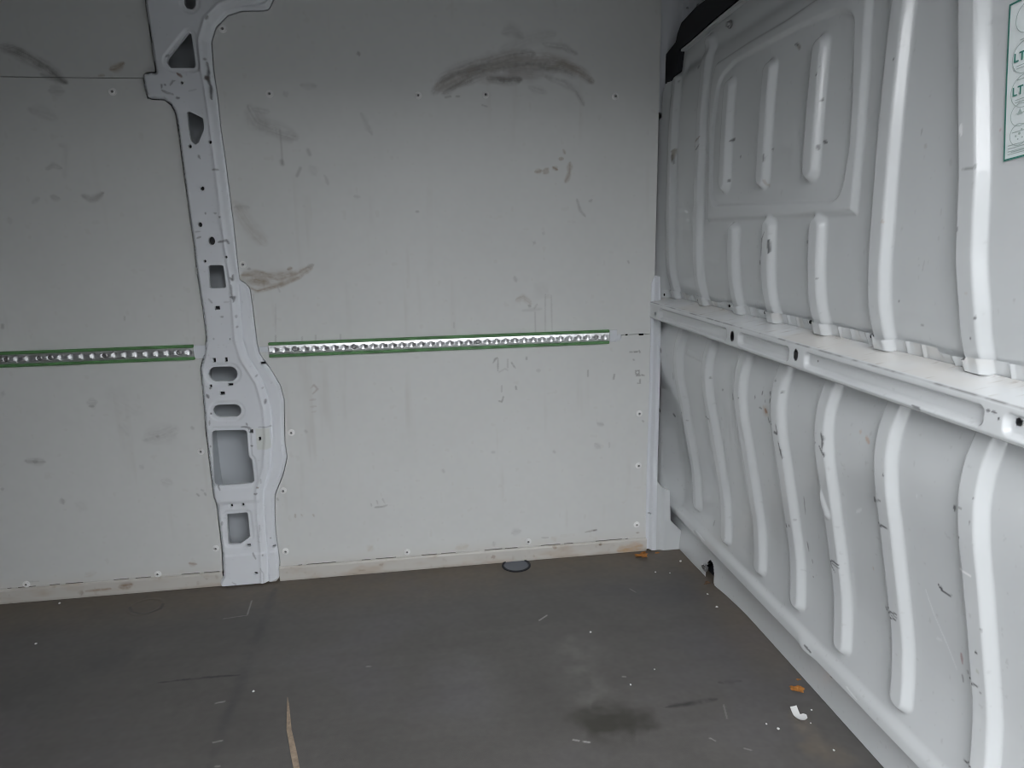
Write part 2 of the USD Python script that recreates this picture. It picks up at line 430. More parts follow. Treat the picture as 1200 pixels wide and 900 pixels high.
wall_marks = [  # (points, width px, colour, strength, softness, grain)
    ([(508, 108), (520, 95), (535, 87), (555, 80), (575, 73), (600, 66), (625, 63)], 13, GREY, .55, .9, .5), ([(520, 108), (545, 93), (570, 82), (600, 77), (630, 76), (655, 77), (680, 86), (693, 95)], 11, GREY, .6, .9, .6),
    ([(516, 97), (536, 86), (556, 81), (585, 80)], 3.5, DARK, .5, .8, .5), ([(572, 92), (590, 93), (610, 93)], 9, GREY, .8, .9, .5), ([(585, 94), (600, 94)], 4, DARK, .5, .9, .5),
    ([(640, 90), (660, 96), (675, 107), (684, 123)], 6, GREY, .5, .9, .5), ([(636, 51), (660, 55), (676, 63)], 6, GREY, .6, .9, .5), ([(620, 102), (640, 109)], 6, GREY, .35, .9, .5),
    ([(640, 82), (660, 74), (675, 84)], 5, (.3, .27, .2), .5, .9, .5), ([(600, 84), (650, 82)], 16, GREY, .3, .9, .4), ([(588, 60), (620, 46), (650, 40)], 14, GREY, .2, .95, .4), ([(512, 104), (530, 93), (552, 84)], 14, (.38, .34, .30), .45, .95, .5), ([(548, 82), (590, 74), (640, 70), (672, 78)], 16, (.38, .34, .30), .40, .95, .6), ([(655, 72), (678, 82), (694, 95)], 9, (.36, .31, .27), .5, .9, .5), ([(560, 96), (600, 90), (640, 88)], 7, (.36, .32, .29), .35, .95, .5),
    ([(522, 114), (528, 113)], 2.5, DARK, .5, .6, 0), ([(535, 113), (538, 113)], 2.5, DARK, .5, .6, 0), ([(565, 123), (571, 125)], 2, DARK, .4, .6, 0), ([(590, 38), (600, 35), (612, 44)], 10, GREY, .25, .95, .4),
    ([(0, 55), (15, 58), (35, 68), (55, 80), (70, 92), (78, 97)], 9, GREY, .6, .9, .5), ([(48, 87), (64, 92), (76, 97)], 5, DARK, .4, .9, .4), ([(58, 106), (74, 107)], 8, GREY, .4, .95, .4), ([(130, 81), (139, 79), (145, 74)], 6, BROWN, .8, .9, .5),
    ([(115, 89), (122, 88)], 3, BROWN, .4, .9, .5), ([(35, 128), (55, 134), (65, 138)], 10, GREY, .22, .95, .4), ([(54, 198), (62, 194), (72, 197)], 4, GREY, .6, .9, .3), ([(60, 230), (70, 233)], 5, GREY, .5, .9, .3), ([(38, 238), (46, 232)], 4, GREY, .3, .9, .3),
    ([(97, 229), (106, 234), (112, 233), (121, 226)], 6, GREY, .6, .9, .4), ([(70, 170), (78, 172), (76, 208)], 6, GREY, .18, .95, .4), ([(10, 255), (12, 262)], 5, GREY, .25, .9, .3), ([(3, 381), (3, 384)], 3, DARK, .5, .8, 0), ([(146, 371), (146, 375)], 2, GREY, .5, .8, 0),
    ([(292, 125), (302, 142), (316, 150), (330, 155), (346, 160)], 15, GREY, .32, .95, .5), ([(297, 128), (315, 131)], 5, GREY, .35, .9, .5), ([(328, 152), (330, 175), (331, 192)], 2.2, GREY, .5, .8, 0), ([(330, 189), (331, 192)], 4, DARK, .5, .8, 0),
    ([(348, 206), (352, 197)], 3, DARK, .4, .8, 0), ([(361, 176), (363, 181)], 3.5, DARK, .4, .8, 0), ([(352, 100), (370, 101)], 5, GREY, .35, .9, .4), ([(420, 61), (421, 65)], 4, DARK, .5, .8, .2), ([(423, 133), (428, 142), (436, 158)], 5, GREY, .3, .9, .4),
    ([(364, 195), (370, 205)], 8, GREY, .22, .95, .3), ([(380, 205), (385, 217)], 3, GREY, .4, .8, .2), ([(333, 108), (336, 113)], 5, GREY, .35, .9, .3), ([(415, 230), (422, 231)], 3, GREY, .35, .8, .2), ([(276, 240), (285, 255), (300, 275), (310, 285)], 14, (.42, .38, .33), .28, .95, .5), ([(275, 243), (292, 243)], 4, GREY, .4, .9, .4),
    ([(284, 322), (300, 320), (325, 325), (350, 319), (366, 311)], 6, BROWN, .6, .9, .6), ([(288, 335), (302, 341), (325, 335), (350, 325), (366, 314)], 4.5, BROWN, .55, .9, .6), ([(283, 326), (300, 327), (312, 330)], 16, BROWN, .55, .9, .6), ([(300, 330), (345, 322)], 12, BROWN, .28, .95, .6),
    ([(360, 313), (367, 310)], 4, (.2, .18, .15), .5, .9, .3), ([(337, 316), (342, 314)], 4, BROWN, .7, .8, .5), ([(290, 315), (294, 315)], 3, DARK, .5, .8, .3), ([(297, 352), (297, 345)], 2, GREY, .4, .8, 0), ([(325, 336), (328, 342)], 2, GREY, .4, .8, 0),
    ([(627, 201), (634, 200)], 5, BROWN, .6, .9, .5), ([(637, 203), (642, 198)], 5, BROWN, .65, .9, .5), ([(648, 196), (653, 199)], 4, BROWN, .65, .9, .5), ([(655, 186), (660, 186)], 3, BROWN, .6, .9, .5), ([(668, 190), (667, 205), (663, 213)], 5, BROWN, .5, .9, .6), ([(660, 175), (662, 180)], 3, BROWN, .4, .9, .5),
    ([(676, 233), (680, 247), (686, 254)], 3, GREY, .45, .9, .4), ([(690, 236), (694, 234)], 3, GREY, .4, .9, .4), ([(488, 248), (490, 248)], 2.5, DARK, .5, .8, 0), ([(625, 284), (627, 285)], 5, GREY, .4, .9, .2), ([(636, 273), (638, 274)], 4, GREY, .3, .9, .2), ([(603, 324), (605, 330)], 4, GREY, .45, .9, .2),
    ([(605, 352), (613, 349), (622, 356)], 6, (.42, .37, .31), .6, .9, .5), ([(619, 358), (622, 359)], 3.5, DARK, .5, .8, .2), ([(626, 362), (630, 356)], 2.5, GREY, .5, .8, .2), ([(612, 364), (635, 362)], 3, GREY, .35, .9, .4), ([(627, 366), (627.5, 390)], 1.8, GREY, .5, .7, 0), ([(639, 345), (639, 390)], 1.8, GREY, .45, .7, .3), ([(646, 345), (647, 390)], 2, GREY, .4, .7, .3),
    ([(628, 335), (640, 345)], 16, GREY, .16, .95, .3), ([(323, 393), (323, 401)], 1.8, GREY, .6, .7, 0), ([(354, 395), (354, 400)], 1.8, GREY, .5, .7, 0), ([(370, 393), (370, 400)], 1.8, GREY, .5, .7, 0), ([(399, 392), (399, 399)], 1.8, GREY, .5, .7, 0), ([(532, 378), (532, 384)], 2, GREY, .4, .7, 0), ([(323, 355), (323, 390)], 1.8, GREY, .25, .7, .4), ([(736, 306), (737, 308)], 2.5, DARK, .4, .7, 0),
    ([(578, 425), (580, 421), (583, 419)], 2.6, DARK, .75, .6, .3), ([(583.5, 419), (583.5, 435)], 2, DARK, .5, .6, .3), ([(585, 436), (592, 432), (595, 434)], 2, GREY, .4, .7, 0), ([(595, 421), (595, 431)], 1.8, GREY, .6, .6, 0), ([(599, 424), (604, 432)], 2, DARK, .5, .6, .3), ([(617, 419), (617, 421)], 2.5, DARK, .6, .6, 0), ([(588, 452), (588, 459)], 1.8, GREY, .6, .6, 0), ([(604.5, 453), (605, 456)], 2.5, DARK, .6, .6, 0),
    ([(590, 465), (588, 471), (585, 470)], 2.2, DARK, .65, .6, 0), ([(629, 434), (633, 434)], 4, GREY, .35, .9, .3), ([(689, 434), (689, 441)], 2, DARK, .55, .6, 0), ([(720, 439), (719, 444)], 2.5, DARK, .65, .6, 0), ([(738, 412.5), (741, 412.5)], 2, DARK, .6, .6, 0), ([(743, 412.5), (747, 412.2)], 2, DARK, .85, .5, 0), ([(749, 411), (750, 413)], 2, DARK, .75, .6, 0), ([(742, 421), (743, 422)], 2, DARK, .6, .6, 0),
    ([(745, 434), (745, 438), (749, 438), (749, 434), (745, 435)], 1.6, DARK, .85, .5, 0), ([(746, 440), (750, 440)], 2.4, DARK, .85, .5, 0), ([(752, 439.5), (755, 440)], 2, DARK, .8, .5, 0), ([(750, 445), (750, 449)], 2.2, DARK, .75, .5, 0), ([(747, 449), (748, 449)], 1.8, DARK, .6, .5, 0),
    ([(700, 496), (707, 498)], 5, GREY, .6, .9, .4), ([(697, 520), (703, 525)], 6, GREY, .4, .95, .4), ([(714, 518), (714, 525)], 2, GREY, .4, .8, .2), ([(649, 529), (650, 530)], 3, GREY, .4, .8, 0), ([(577, 530), (579, 530)], 3, GREY, .4, .8, 0), ([(753, 493), (754, 494)], 2.5, DARK, .5, .6, 0),
    ([(364, 455), (368, 451), (372, 456), (366, 462)], 2.6, (.42, .36, .33), .7, .8, .5), ([(363, 469), (370, 468)], 2.4, (.42, .36, .33), .6, .8, .3), ([(364, 477), (371, 476)], 2.4, (.42, .36, .33), .6, .8, .3), ([(365, 483), (371, 482)], 2.2, (.42, .36, .33), .4, .8, .3),
    ([(435, 590), (435.5, 593)], 2, GREY, .6, .7, .2), ([(441, 586), (443, 591)], 2, GREY, .5, .7, .2), ([(448, 584), (451, 590)], 2, GREY, .45, .7, .2), ([(439, 594.5), (446, 594), (454, 592)], 2.6, GREY, .75, .8, .2), ([(358, 505), (359, 506)], 3, GREY, .45, .8, 0), ([(519, 551), (520, 553)], 3, GREY, .4, .8, 0),
    ([(346, 603), (346, 606)], 2, BROWN, .6, .7, 0), ([(353, 603), (354, 604)], 2, BROWN, .4, .7, 0), ([(367, 603), (368, 605)], 2, BROWN, .5, .7, 0), ([(325, 584), (326, 586)], 2.5, DARK, .4, .7, 0), ([(686, 623.5), (699, 621)], 2.2, (.35, .33, .31), .8, .6, .3), ([(696, 621.6), (699, 621)], 2.5, DARK, .8, .6, 0), ([(746, 624.5), (749, 624)], 2.4, (.25, .2, .15), .8, .6, .3),
    ([(600, 625), (610, 622)], 8, GREY, .35, .95, .4), ([(432, 645), (436, 640)], 9, (.5, .43, .33), .4, .95, .4), ([(535, 643), (548, 639)], 8, (.5, .43, .33), .4, .95, .4), ([(578, 635), (579, 640)], 4, GREY, .35, .9, .3), ([(647, 630), (651, 634)], 6, (.5, .43, .33), .3, .95, .4), ([(634, 630), (643, 630)], 2, GREY, .6, .7, .2),
    ([(104, 472), (112, 471)], 9, GREY, .45, .9, .5), ([(104, 476), (110, 476)], 3, DARK, .35, .8, .3), ([(30, 540), (40, 541), (52, 541)], 6, GREY, .6, .9, .4), ([(39, 541), (44, 541)], 4, DARK, .45, .8, .3), ([(170, 515), (190, 510), (205, 503)], 16, GREY, .3, .95, .6), ([(183, 511), (186, 512)], 3, DARK, .3, .8, .3), ([(190, 563), (200, 566)], 9, GREY, .25, .95, .5), ([(164, 546), (168, 549)], 5, GREY, .3, .95, .4),
    ([(72, 585), (74, 590)], 5, GREY, .55, .9, .3), ([(90, 590), (100, 596)], 12, GREY, .16, .95, .5), ([(1, 573), (4, 573)], 4, GREY, .45, .9, .3), ([(2, 461), (5, 462)], 6, GREY, .35, .95, .3), ([(222, 660), (230, 661)], 5, (.35, .24, .17), .8, .9, .5), ([(231, 579), (233, 581)], 2.5, DARK, .55, .7, 0), ([(240, 578), (241, 580)], 2.5, DARK, .55, .7, 0), ([(236, 574), (238, 575)], 2.5, DARK, .35, .7, 0),
    ([(140, 498), (150, 510)], 10, GREY, .16, .95, .5), ([(130, 462), (160, 480)], 30, GREY, .09, .95, .5), ([(225, 501), (226, 502)], 3, DARK, .35, .7, 0), ([(100, 675), (112, 671)], 6, (.5, .45, .38), .4, .9, .4), ([(30, 682), (46, 681)], 2, GREY, .5, .8, .2)]
ROUGH = {}
for key, pg in panels.items():
    pg = pg - cut
    if pg.geom_type != "Polygon":
        pg = max(pg.geoms, key=lambda g: g.area)
    v, t = wall_sheet(pg, 0.0029, 0.0, 0.006)
    uv = v[:, [0, 2]]
    P = Paint(uv, (0.705, 0.715, 0.700), 100)
    big, fine, streak = P.n(3, 5, 4), P.n(60, 6, 3), P.n((40, 4), 7, 3)
    P.c *= (0.95 + 0.10 * big)[:, None] * (0.97 + 0.06 * fine)[:, None]
    P.mix(0.22 * sstep((streak - 0.60) / 0.2) * sstep((big - .45) / .2), (0.50, 0.47, 0.42))
    P.mix(0.12 * sstep((fine - 0.66) / 0.1), (0.42, 0.39, 0.34))
    P.mix(0.35 * sstep((0.085 - uv[:, 1] + 0.04 * (big - .5)) / 0.06) * (0.4 + 1.0 * fine), (0.60, 0.54, 0.46))
    for line, w, c, a, soft, grain in wall_marks:
        P.stroke(W(line), w * PX * (0.8 if w < 3 else 1), c, a * (0.85 if c is BROWN else (1.0 if line[0][1] < 300 else 0.65) if w >= 9 else 0.70), soft, grain)
    put("liner_panel", (v, t), M_LINER, wall, tint=P.c)
    panels[key] = (pg, stage.GetPrimAtPath(f"/World/wall_back/liner_panel" + (f"_{len(ROUGH):03d}" if ROUGH else "")))
    ROUGH[key] = 1

rear = put("trim_2", box_mesh(REAR_X, -1.951, 0.0, 0.006, BASE_T, 1.69), painted("liner_plain", (0.70, 0.71, 0.695), 0.42, 0.45), smooth=False)
tag(rear, "plywood lining of the side wall going on towards the rear doors", "wall", kind="structure")
SCREWS = {"ur": [(316, 110), (490, 112), (569, 111), (721, 113), (261, 34), (285, 310)], "lr": [(341.4, 507), (332, 575), (334.8, 646), (477, 646.7), (619, 634.6), (746, 614.8), (749, 484.6), (748.2, 545.6)],
          "ul": [(132, 107.5)], "ll": [(235.5, 529), (253, 642.5), (185, 672.5), (31, 684.5)]}
for key, pts in SCREWS.items():
    for q in pts:
        c = W(q)
        loc = (c[0], 0.0, c[1])
        sc = lathe([(0.0092, 0), (0.0092, 0.0010), (0.0085, 0.0016), (0.0062, 0.0018), (0.0056, 0.0034), (0.0034, 0.0046), (0.0026, 0.0018), (0, 0.0016)], loc=loc)
        sv_, sf_ = np.array(sc.vertices)[np.array(sc.faces)].reshape(-1, 3), np.arange(3 * len(sc.faces)).reshape(-1, 3)
        rr = np.hypot(sv_[:, 0] - c[0], sv_[:, 2] - c[1])
        put("screw", (sv_, sf_), M_LINER, panels[key][1], tint=np.where(((rr < 0.0034) & (sv_[:, 1] > -0.0030))[:, None], (0.17, 0.17, 0.17), (0.86, 0.86, 0.85)))
put_gap = lambda name, m, parent: put(name, m, M_GAP, parent, smooth=False)
# small dark nicks in the seam at the right, filler plate at the end of the seam
for x0, x1, yy, h in [(733, 735.5, 392.3, 1.6), (748.5, 754, 392, 2.2)]:
    a, b = W((x0, yy)), W((x1, yy))
    put_gap("seam_nick", box_mesh(a[0], b[0], -0.0007, 0.004, a[1] - h * PX / 2, a[1] + h * PX / 2), wall)
# frame behind the bulkhead's top corner
fr = Polygon(W([(766, 130), (766, 60), (768, 20), (770, -60), (905, -60), (880, 60), (800, 140)], 0.03))
for q, r in [((803.5, 11), .0028), ((816, 9), .006)]:
    fr = fr - Point(W(q, 0.03)).buffer(r)
yfr = lambda c: 0.03 - 0.014 * sstep((c[:, 0] - W((799, 20), 0.03)[0]) / 0.012)
put("frame_post", wall_sheet(fr, 0.006, yfr, 0.02), M_PAINT, wall)

# ---------------------------------------------------------------- skirting boards with the broken dark joint above
BASE_SPAN = {"l": (-1.95, float(W((260.5, 680))[0]) + 0.003), "r": (float(W((328.5, 680))[0]), float(W((757, 640))[0]))}
DASH = {"l": [(0, 6), (13, 35), (51, 64), (70, 92), (128, 147), (154, 173), (209, 231), (236, 255)],
        "r": [(348, 353), (358, 393), (423, 434), (440, 464), (494, 512), (517, 534), (568, 589), (592, 607), (634, 657), (661, 672), (698, 729), (733, 736)]}
for key, name, lab in (("l", "baseboard_back", "dirty off-white skirting strip left of the pillar foot"), ("r", "baseboard_back", "dirty off-white skirting strip between the pillar foot and the bulkhead")):
    x0, x1 = BASE_SPAN[key]
    bb = thing(name, lab, "skirting", kind="structure")
    pg = box(x0, 0.0005, x1, BASE_T - 0.0012)
    v, t = wall_sheet(pg, 0.003, lambda c: -0.006 + 0.003 * sstep((c[:, 1] - BASE_T + 0.005) / 0.004) + 0.0006 * meshkit.noise(np.stack([c[:, 0] * 30, c[:, 1] * 0, c[:, 1] * 60], 1), 3), 0.008)
    uv = v[:, [0, 2]]
    P = Paint(uv, (0.60, 0.58, 0.54), 300)
    n1, n2 = P.n((12, 30), 8, 4), P.n(80, 9, 3)
    P.mix(0.7 * sstep((n1 - 0.48) / 0.25), (0.50, 0.42, 0.34))
    P.mix(0.5 * sstep((n2 - 0.6) / 0.15) * sstep((n1 - .4) / .2), (0.32, 0.25, 0.18))
    P.mix(0.5 * sstep((0.010 - uv[:, 1]) / 0.010) * n2, (0.22, 0.18, 0.14))
    for line, w, c in [([(140, 688), (155, 685)], 6, (.25, .16, .1)), ([(100, 693), (130, 690)], 3, (.35, .25, .18)), ([(578, 651), (579, 654)], 4, (.3, .2, .15)), ([(648, 641), (652, 642)], 4, (.3, .22, .15)), ([(702, 638), (705, 638)], 3, (.2, .15, .1)), ([(725, 645), (752, 640)], 10, (.52, .36, .22)), ([(95, 697), (96, 693)], 5, (.35, .3, .25))]:
        P.stroke(W(line, -0.006), w * PX, c, .7, .9, .5)
    put("strip", (v, t), M_LINER, bb, tint=P.c)
    put_gap("joint_shadow", box_mesh(x0, x1, 0.002, 0.005, BASE_T - 0.004, BASE_T + 0.004), bb)
    cur, ends = x0, []
    for a, b in DASH[key]:
        xa, xb = W((a, 650), -0.003)[0], W((b, 650), -0.003)[0]
        zq = 0
        ends.append((cur, xa))
        cur = xb
    ends.append((cur, x1))
    for a, b in ends:
        if b - a > 0.001:
            put("sealant", box_mesh(a, b, -0.0012, 0.004, BASE_T - 0.002, BASE_T + 0.0022), M_LINER_S if "M_LINER_S" in globals() else globals().setdefault("M_LINER_S", painted("joint_sealant", (0.61, 0.60, 0.57), 0.5)), bb, smooth=False)

# ---------------------------------------------------------------- body pillar
HOLES = [
    smooth_poly(W([(218.5, -12), (231.5, -12), (232.5, 10), (228, 14.5), (222, 13), (219, 8)]), 0.006),
    smooth_poly(W([(224, 40.5), (227, 41), (232.5, 78), (231, 82), (203, 82), (199, 76), (199.5, 71)]), 0.005),
    smooth_poly(W([(221.5, 133), (225, 132), (240.5, 140), (241.7, 152.5), (235.5, 168), (231.7, 171), (226, 166), (223.5, 152)]), 0.004),
    smooth_poly(W([(246, 310.3), (264, 310.3), (267.5, 337), (248, 337.3)]), 0.006),
    LineString(W([(255.5, 437), (271, 436.5)])).buffer(8.2 * PX),
    LineString(W([(259.5, 479.8), (276.5, 479.2)])).buffer(7.2 * PX),
    smooth_poly(W([(250, 502.5), (291, 501.5), (293.2, 533), (297.2, 535.5), (300, 563.5), (252.5, 567.5)]), 0.010),
    smooth_poly(W([(266.3, 600.5), (291.5, 598.8), (294.2, 627), (282.5, 635.8), (268.8, 636.3)]), 0.005)]
SMALL = [("c", 223.3, 171.7, 1.7, 1.9), ("c", 247, 166.8, 1.8, 1.9), ("c", 237.5, 221, 2.1, 2.2), ("c", 235, 263.3, 2.2, 2.6), ("c", 248.7, 282.2, 3.3, 4.3), ("c", 265.5, 301.2, 1.6, 1.6), ("c", 240.5, 306, 1.6, 1.6), ("c", 213.8, 97.5, 1.3, 1.3),
         ("r", 255.3, 360.7, 2.6, 2.1), ("r", 251.7, 421.8, 1.6, 2.5), ("r", 265.5, 421.2, 1.6, 2.6), ("r", 270.7, 450.3, 2.7, 1.7), ("r", 247.4, 452, 1.5, 1.7), ("r", 261.2, 460.5, 2.6, 2), ("r", 294.7, 505, 2.1, 2.3), ("r", 304.8, 513.7, 1.4, 2.1),
         ("r", 271.2, 593, 1.5, 2.2), ("r", 284.6, 592, 1.4, 2.2), ("r", 291.2, 639.4, 2.5, 1.7), ("r", 320.3, 641.5, 2, 1.5), ("r", 308, 426.3, 3.0, 1.4), ("c", 300, 671.8, 2.5, 2.1), ("c", 269.8, 397, .8, 1.2)]
sm = []
for kind, x, y, a, b in SMALL:
    c = W((x, y), -0.015)
    sm.append(shapely.affinity.scale(Point(c).buffer(1.0, quad_segs=6), a * PX, b * PX) if kind == "c" else box(c[0] - a * PX, c[1] - b * PX, c[0] + a * PX, c[1] + b * PX))
pil_face = pil_poly.difference(shapely.union_all(HOLES + sm))
ridge = W(RIDGE)
left_edge = LineString(np.vstack([[top_l], pl]))
right_edge = LineString(np.vstack([[top_r], pr]))
main_poly = Polygon(np.vstack([[top_l], pl, ridge[::-1], [ridge[0][0], 1.74]])).buffer(0)
shapely.prepare(main_poly)
bend_z = [float(W((280, 585))[1]), float(W((290, 646.5))[1])]
RIMMED = [HOLES[k] for k in (0, 1, 4, 5, 6, 7)]


def pillar_y(c):
    pt = shapely.points(c)
    inside = shapely.contains_xy(main_poly, c[:, 0], c[:, 1])
    d = shapely.distance(pt, LineString(np.vstack([ridge, [ridge[-1] + [0, -0.1]]])))
    s = np.where(inside, d, -d)
    h = 0.008 + 0.011 * sstep((s + 0.004) / 0.008) - 0.0046 * np.exp(-((s + 0.006) / 0.0030) ** 2) + 0.0030 * np.exp(-((s - 0.009) / 0.004) ** 2)
    dl, dr = shapely.distance(pt, left_edge), shapely.distance(pt, right_edge)
    h = h - 0.008 * (1 - sstep(dl / 0.007)) - 0.009 * (1 - sstep(dr / 0.008))
    h = h - 0.0065 * sstep((bend_z[0] + 0.004 - c[:, 1]) / 0.014) * sstep((s + 0.004) / 0.009) + 0.004 * sstep((bend_z[1] + .002 - c[:, 1]) / 0.006)
    for g in RIMMED:
        e = shapely.distance(pt, g.exterior)
        h = h - 0.0022 * (1 - sstep((e - 0.006) / 0.006)) * sstep(c[:, 1] * 100)
    h = h + 0.004 * sstep((c[:, 1] - 1.30) / 0.05)
    return -h


v, t = wall_sheet(pil_face, 0.0024, pillar_y, 0.010)
uv = v[:, [0, 2]]
P = Paint(uv, (0.79, 0.815, 0.85), 500)
fine = P.n(150, 4, 3)
P.mix(0.22 * sstep((fine - 0.70) / 0.08), (0.4, 0.4, 0.4))
BLK = (0.05, 0.05, 0.055)
for line, w, c, a in [
        ([(242, 72), (244, 84), (243, 92), (246, 100), (247.5, 116)], 2.2, BLK, .8), ([(241.5, 90), (244, 93)], 4.5, (.08, .05, .04), .8), ([(239.5, 69), (241, 70)], 3, BLK, .5), ([(242, 24), (245, 20)], 2, BLK, .5), ([(195, 67), (199, 65)], 2, BLK, .5),
        ([(208, 86.5), (213, 90), (211, 87)], 2.4, (.22, .1, .06), .8), ([(200, 100), (203, 95.5), (206, 95)], 1.8, BLK, .5), ([(190, 99), (190, 104)], 1.8, BLK, .5), ([(194, 99), (194, 101)], 2, BLK, .5), ([(190, 106), (196, 109), (204, 111)], 2, BLK, .45), ([(207, 115), (211, 115)], 2.4, BLK, .7), ([(222, 107), (231, 105)], 1.5, BLK, .25),
        ([(233, 182), (235, 186)], 2, BLK, .6), ([(249, 199), (257, 199)], 1.8, BLK, .55), ([(240.5, 250), (241.5, 250)], 2.2, BLK, .6), ([(251, 250), (254, 250)], 2, BLK, .5), ([(257, 254), (259, 255)], 2, BLK, .6), ([(231, 279), (236, 277.5)], 1.8, BLK, .5), ([(256, 284), (266, 281.5), (268, 286)], 2, BLK, .7), ([(229, 272), (235, 271)], 1.4, BLK, .35),
        ([(270, 325), (273, 328), (273, 322)], 2, BLK, .7), ([(271, 333), (273, 350), (272, 349)], 1.8, BLK, .6), ([(270, 348), (275, 348), (274, 354)], 2, BLK, .65), ([(262, 354), (270, 353.5)], 1.2, BLK, .3), ([(245, 350), (249, 355)], 2, BLK, .35), ([(259, 371), (262, 371)], 2, BLK, .5), ([(277, 369), (277, 372)], 2, BLK, .5), ([(278, 382), (278, 384)], 2, BLK, .5), ([(250, 397), (252, 397)], 2, BLK, .4),
        ([(243, 462), (245, 466)], 2.6, BLK, .7), ([(246, 454.5), (248, 455)], 2, BLK, .6), ([(300, 440), (301, 441)], 2, BLK, .55), ([(307, 455), (308, 455)], 2, BLK, .5), ([(311, 468), (311, 473)], 2, BLK, .6), ([(247, 485), (248.5, 484)], 2, BLK, .6), ([(282, 500), (291, 500), (295, 502)], 1.6, BLK, .5), ([(289, 495), (290, 498)], 1.6, BLK, .5), ([(303, 500), (318, 500)], 1.3, BLK, .4),
        ([(294, 522), (297, 522)], 2, BLK, .7), ([(247, 522), (247, 524)], 2, BLK, .55), ([(246, 498), (246, 492)], 1.6, BLK, .35), ([(255, 568), (258, 574)], 1.6, BLK, .45), ([(302, 577), (300, 578.5), (298, 578)], 2, BLK, .6), ([(302, 570), (302.5, 571)], 3, (.2, .13, .1), .7), ([(306, 560), (306, 566)], 1.6, BLK, .3),
        ([(296, 648), (300, 655)], 1.6, BLK, .5), ([(308, 649), (308, 651)], 2, BLK, .6), ([(304, 615), (304, 630)], 1.4, BLK, .3), ([(260, 612), (260, 616)], 2, BLK, .35), ([(272, 682), (277, 685)], 1.5, BLK, .35), ([(305, 665), (309, 672), (309, 682)], 1.4, BLK, .3), ([(316, 631), (317, 632)], 2, BLK, .5), ([(318, 683), (325, 680)], 3, (.2, .14, .1), .6)]:
    P.stroke(W(line, -.015), w * PX, c, a, .7, .25)
P.mix(0.45 * sstep((uv[:, 0] - W((302, 520))[0]) / .003) * sstep((W((319, 520))[0] - uv[:, 0]) / .003) * sstep((W((310, 499))[1] - uv[:, 1]) / .003) * sstep((uv[:, 1] - W((310, 525))[1]) / .003), (0.66, 0.68, 0.58))
pillar = thing("body_pillar", "white pressed steel body pillar with punched slots and small square holes", "pillar", kind="thing")
put("pillar_sheet", (v, t), M_PAINT_T, pillar, tint=P.c)
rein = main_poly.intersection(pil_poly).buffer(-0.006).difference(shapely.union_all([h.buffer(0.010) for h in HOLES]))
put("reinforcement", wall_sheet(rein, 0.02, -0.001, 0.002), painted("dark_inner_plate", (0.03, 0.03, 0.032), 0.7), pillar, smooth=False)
# end walls of the box section behind its face, so that the slots look into a hollow
lx, rx = left_edge, right_edge
sides = []
for ln, off in ((left_edge, 0.0), (right_edge, 0.0)):
    c = np.asarray(ln.coords)
    n = len(c)
    vv = np.vstack([np.stack([c[:, 0], np.full(n, 0.008), c[:, 1]], 1), np.stack([c[:, 0], np.full(n, INNER_Y - 0.002), c[:, 1]], 1)])
    i = np.arange(n - 1)
    sides.append((vv, np.vstack([np.stack([i, i + 1, i + n], 1), np.stack([i + 1, i + n + 1, i + n], 1)])))
put("inner_side", sides[0], M_SKIN, pillar, smooth=False)
put("inner_side", sides[1], M_SKIN, pillar, smooth=False)
# clips at the pillar's left edge
for q in [(221.5, 236), (231.5, 317)]:
    c = W(q)
    put("clip", box_mesh(c[0] - 0.0045, c[0] + 0.002, -0.0065, -0.0006, c[1] - 0.009, c[1] + 0.009, 0.001), M_SCREW, pillar)
lbl = W((311.5, 511), -.017)
put("stamped_tab", box_mesh(lbl[0] - 0.002, lbl[0] + 0.002, -0.0185, -0.010, lbl[1] - 0.022, lbl[1] + 0.022, 0.0005), M_YELLOW, pillar, label="small yellowed slip beside the square holes")

